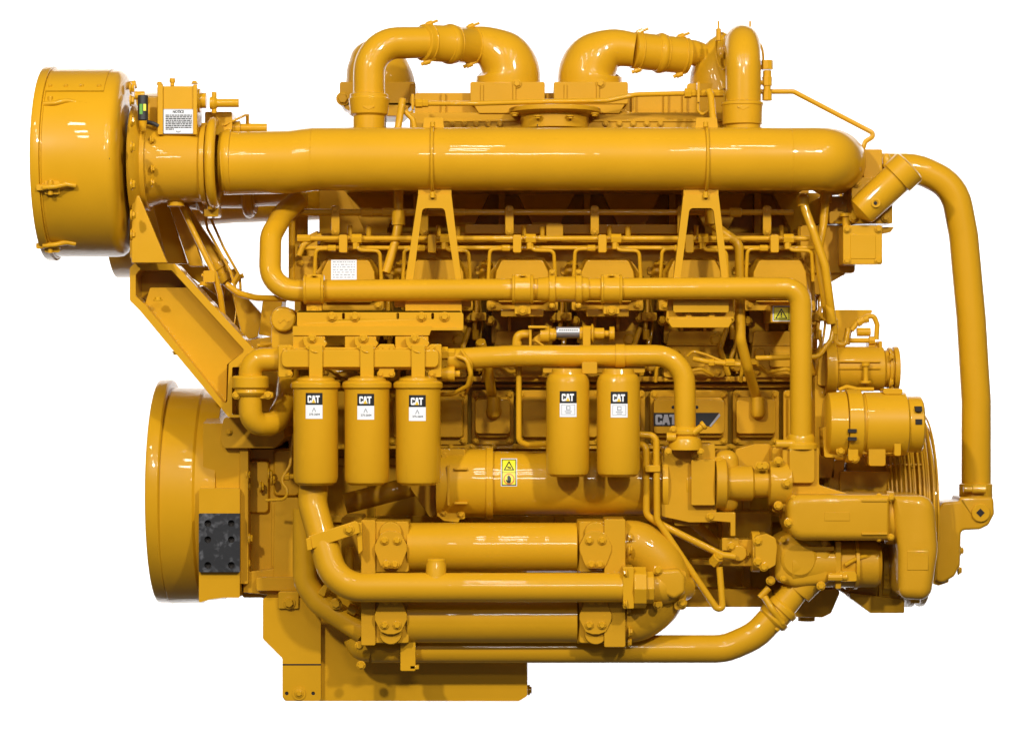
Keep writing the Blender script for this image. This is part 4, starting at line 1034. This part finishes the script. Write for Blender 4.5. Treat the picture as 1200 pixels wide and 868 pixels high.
b = B(); b.tube([(996, 399, -130), (1022, 399, -130)], 3, 4, 12); b.lathe(1022, 399, -130, 'x', [(-4, 5), (3, 5)], 8); b.lathe(1012, 389, -130, 'x', [(-8, 5), (8, 5)], 16); b.tube([(976, 376, -120), (979, 402, -118), (990, 405, -118), (994, 385, -120)], 3.4, 6, 12); part("governor_fitting", b, PAINT, br, .3)
# alternator
b = B(); b.lx(497, -55, [(966, 30), (970, 37), (990, 39), (990, 36), (1012, 36), (1012, 37.5), (1060, 37.5), (1062, 33), (1078, 33), (1080, 30), (1080, 0)], 56)
b.prism(rpoly([(964, 500), (984, 500), (984, 536), (966, 536)], 3), -40, -80); b.box(1048, 500, 1056, 534, -24, -60, 2); b.box(1035, 455, 1058, 462, -40, -70, 3)
al = part("alternator", b, PAINT)
b = B(); b.lx(497, -55, [(991, 36), (991, 41), (1008, 41), (1008, 36)], 56); b.box(994, 524, 1006, 540, -25, -50, 3); part("alternator_strap", b, PAINT, al); bolts(al, [(985, 528, -30), (1002, 537, -28)], 4)
for q in ((994, 502.5, 1004, 506.5, -12, -16.5), (994, 512, 1004, 516, -12, -16.5), (1073, 476, 1080.6, 482, -20, -30), (1073, 491, 1080.6, 497, -20, -30)):
    b = B(); b.box(*q); part("vent_slot", b, HOLE, al, 0)
b = B(); b.lx(534, -45, [(978, 5), (990, 5), (990, 8), (1000, 8)], 14); b.box(1004, 522, 1048, 532, -36, -60, 4); b.box(1018, 524, 1038, 546, -30, -60, 3); b.lathe(1050, 528, -40, 'x', [(-3, 5), (4, 5)], 10); am = part("alternator_mount", b, CAST, al)
# pulley and fan guard
b = B(); b.lx(570, -190, [(985, 60), (985, 62), (1045, 62), (1045, 50), (1078, 48)], 56); b.prism([(978, 540), (992, 530), (985, 578), (968, 578)], -120, -160); b.prism(rpoly([(984, 552), (1044, 552), (1044, 582), (984, 582)], 3), -115, -160)
b.lx(600, -190, [(1050, 70), (1084, 70)], 48)
pu = part("crank_pulley", b, CAST)
gd = B(); gd.box(1041, 545, 1045, 548, -92, -100); gd.ring(1026, 600, -225, 'x', 110, 1.6, 48, 8, -1.9, 2.2); guard = part("fan_guard", gd, PAINT)
for i in range(11):
    b = B(); b.ring(1029 + i * 5.2, 600, -225, 'x', 117 - (i == 10) * 3, 1.25, 56, 6, -1.9, 2.25); part("guard_wire", b, PAINT, guard, 0)
for R in (104, 92, 80, 68):
    b = B(); b.ring(1082, 600, -225, 'x', R, 1.25, 56, 6, -1.9, 2.25); part("guard_wire", b, PAINT, guard, 0)
for a in (20, 62, 97):
    ra = math.radians(a); b = B(); b.tube([(x, 600 - 118.5 * math.cos(ra), -225 + 118.5 * math.sin(ra)) for x in (1026, 1050, 1081)], 1.4, 10, 8); part("guard_stay", b, PAINT, guard, 0)
b = B(); b.lx(600, -225, [(1030, 104), (1032, 110), (1038, 110), (1040, 106), (1044, 106), (1046, 111), (1052, 111), (1054, 106), (1058, 106), (1060, 111), (1066, 111), (1068, 106), (1072, 106), (1074, 110), (1079, 110), (1079, 40), (1084, 30)], 64); part("fan_drive_hub", b, CAST)
# water pump housings
b = B(); b.pillow(rpoly([(922, 579, 16), (1043, 579, 0), (1043, 633, 0), (922, 633, 20)], 14, 8), 0, -90, 11, 6); b.lx(606, -40, [(1038, 30), (1038, 31.5), (1046, 31.5), (1046, 30)], 40)
wpb = part("water_pump_housing", b, CAST, None, 0)
b = B(); b.pillow(rpoly([(1046, 580, 0), (1094, 580, 19), (1099, 645, 60), (1090, 703, 15), (1052, 701, 13), (1052, 645, 0), (1046, 606, 0)], 9, 8), -2, -96, 12, 6)
wpe = part("pump_elbow", b, CAST, None, 0); bolts(wpe, [(1044, 583, -3), (1044, 629, -3)], 3)
b = B(); b.lathe(1073, 696, -45, '-z', [(0, 10), (4, 10), (4, 6), (10, 6)], 8); part("drain_plug", b, PAINT, wpe, .4)
b = B(); b.prism(rpoly([(917, 522), (930, 522), (960, 524), (960, 568), (1000, 580), (1000, 600), (917, 600)], 3), -30, -110); b.box(925, 524, 955, 566, -22, -60, 5); b.prism(rpoly([(905, 524), (925, 524), (925, 600), (905, 600)], 3), -60, -100)
ph = part("pump_bracket", b, CAST, None, 1.5)
b = B(); b.lx(566, -45, [(838, 30), (850, 30), (853, 20), (881, 21), (883, 17), (900, 17), (901, 26), (917, 28), (926, 28), (926, 18)], 40)
cj = part("coupling_joint", b, CAST, ph); bolts(ph, [(890, 546, -26), (896, 546, -26), (922, 566, -14), (912, 540, -22), (912, 592, -22), (924, 612, -2)], 4)
b = B(); b.prism(rpoly([(862, 526), (885, 520), (905, 520), (905, 560), (860, 560)], 5), -95, -140); part("pump_shroud", b, CAST); b = B(); b.prism(rpoly([(833, 600), (862, 600), (862, 628), (856, 628), (856, 612), (833, 610)], 1), -34, -60); part("pump_foot", b, CAST); b = B(); b.box(846, 600, 905, 640, -140, -210); part("pump_foot", b, CAST)
# lower pump
b = B(); b.pillow(rpoly([(908, 634), (925, 624), (975, 632), (975, 684), (932, 688), (907, 680)], 11), -34, -110, 8, 5); b.lathe(936, 655, -36, 'f', [(-10, 24), (2, 22), (5, 18), (6, 0)], 36); b.box(940, 640, 978, 645, -30, -60, 2); b.prism(rpoly([(930, 600), (1000, 600), (1000, 640), (930, 640)], 2), -60, -110); b.lx(660, -62, [(925, 32), (980, 27)], 40)
b.lx(660, -65, [(980, 22), (982, 28), (1026, 28), (1031, 24), (1031, 0)], 48); b.box(979, 634, 986, 690, -34, -80, 2); b.box(996, 684, 1056, 702, -108, -150, 2)
b.sweep([(958, 668, -58, 20), (944, 682, -58, 19), (934, 694, -58, 18)], 28)
lpmp = part("fuel_transfer_pump", b, CAST, None, 1.5)
b = B(); b.prism(rpoly([(984, 669), (1002, 669), (1004, 673), (1004, 681), (984, 681)], 2), -30, -50); b.lathe(975, 676, -30, 'x', [(-5, 5), (12, 5), (12, 3.5), (18, 3.5)], 8); b.tube([(990, 662, -33), (1000, 656, -35), (1012, 652, -38), (1030, 650, -45)], 2.5, 6, 10); part("pump_lever", b, PAINT, lpmp, .6)
b = B(); b.prism(rpoly([(885, 628), (898, 625), (909, 630), (911, 640), (909, 662), (898, 668), (885, 664)], 4), -22, -60); b.lx(646, -50, [(880, 24), (890, 24)], 32); lf = part("pump_flange", b, CAST, lpmp); bolts(lpmp, [(888, 634, -22), (888, 658, -22), (895, 664, -22), (903, 680, -40), (962, 686, -34)], 4)
b = B(); b.box(846, 632, 883, 663, -50, -90, 3); b.box(846, 630, 866, 645, -44, -52, 2); b.loft(circ(866, 648, 9), -42, circ(866, 648, 12), -52); vb = part("valve_body", b, CAST); bolts(vb, [(875, 648, -48), (857, 640, -43)], 3.8)
b = B(); b.prism(rpoly([(996, 694), (1060, 702), (1060, 718), (1020, 718), (996, 700)], 2), -96, -220); b.box(1030, 636, 1052, 704, -100, -160, 3); b.lx(668, -120, [(1031, 34), (1040, 34), (1040, 20), (1052, 20)], 40)
part("front_foot", b, CAST); bolts(part("hose_bracket", B().box(1036, 672, 1048, 690, -85, -100, 2), PAINT), [(1040, 676, -84), (1044, 686, -84)], 3)
# lower oil line behind
b = B(); b.tube([(812, 612, -90), (845, 640, -110)], 6, 4, 14); b.box(810, 655, 905, 662, -140, -165); b.box(802, 690, 905, 711, -130, -165, 3); part("block_rib", b, CAST)
b = B(); b.box(400, 606, 424, 668, -70, -160, 3); b.tube([(404, 590, -100), (520, 560, -110)], 12, 4, 24); b.tube([(410, 640, -60), (408, 700, -60)], 5, 4, 14); part("rear_connection", b, CAST)

# flanges and bolts of the cooler and pump
b = B(); b.lx(566, -78, [(570, 38), (570, 42.5), (578, 42.5), (578, 38)], 64); part("cooler_flange", b, PAINT, oc, .6)
bolts(oc, [(520, 534, -54), (520, 600, -54), (540, 602, -54)], 3.2)
for q in ((524, 545, 527, 592), (532, 548, 548, 550.5), (532, 588, 548, 590.5)):
    b = B(); b.box(*q, -36, -60, .5); part("casting_rib", b, CAST, oc)
b = B(); b.lx(566, -75, [(774, 37), (774, 43), (781, 43), (781, 37)], 64); part("cooler_flange", b, PAINT, oc, .6)
bolts(wpb, [(930, 583, -6), (1030, 581, -8), (1030, 631, -8)], 2.6)
b = B(); b.box(1010, 585, 1040, 587.5, 1.5, -8, .5); part("casting_rib", b, CAST, wpb)
b = B(); b.box(1010, 624, 1040, 626.5, 1.5, -8, .5); part("casting_rib", b, CAST, wpb)
b = B(); b.box(966, 600, 996, 610, .7, -4, .5); part("cast_pad", b, CAST, wpb)
b = B(); b.box(1063, 645, 1088, 668, -1.2, -6, 1); part("cast_pad", b, CAST, wpe)
bolts(lpmp, [(918, 632, -30), (918, 678, -30), (966, 636, -32)], 3)
b = B(); b.lx(660, -62, [(1000, 28), (1000, 30), (1004, 30), (1004, 28)], 48); part("pump_band", b, PAINT, lpmp, .4)
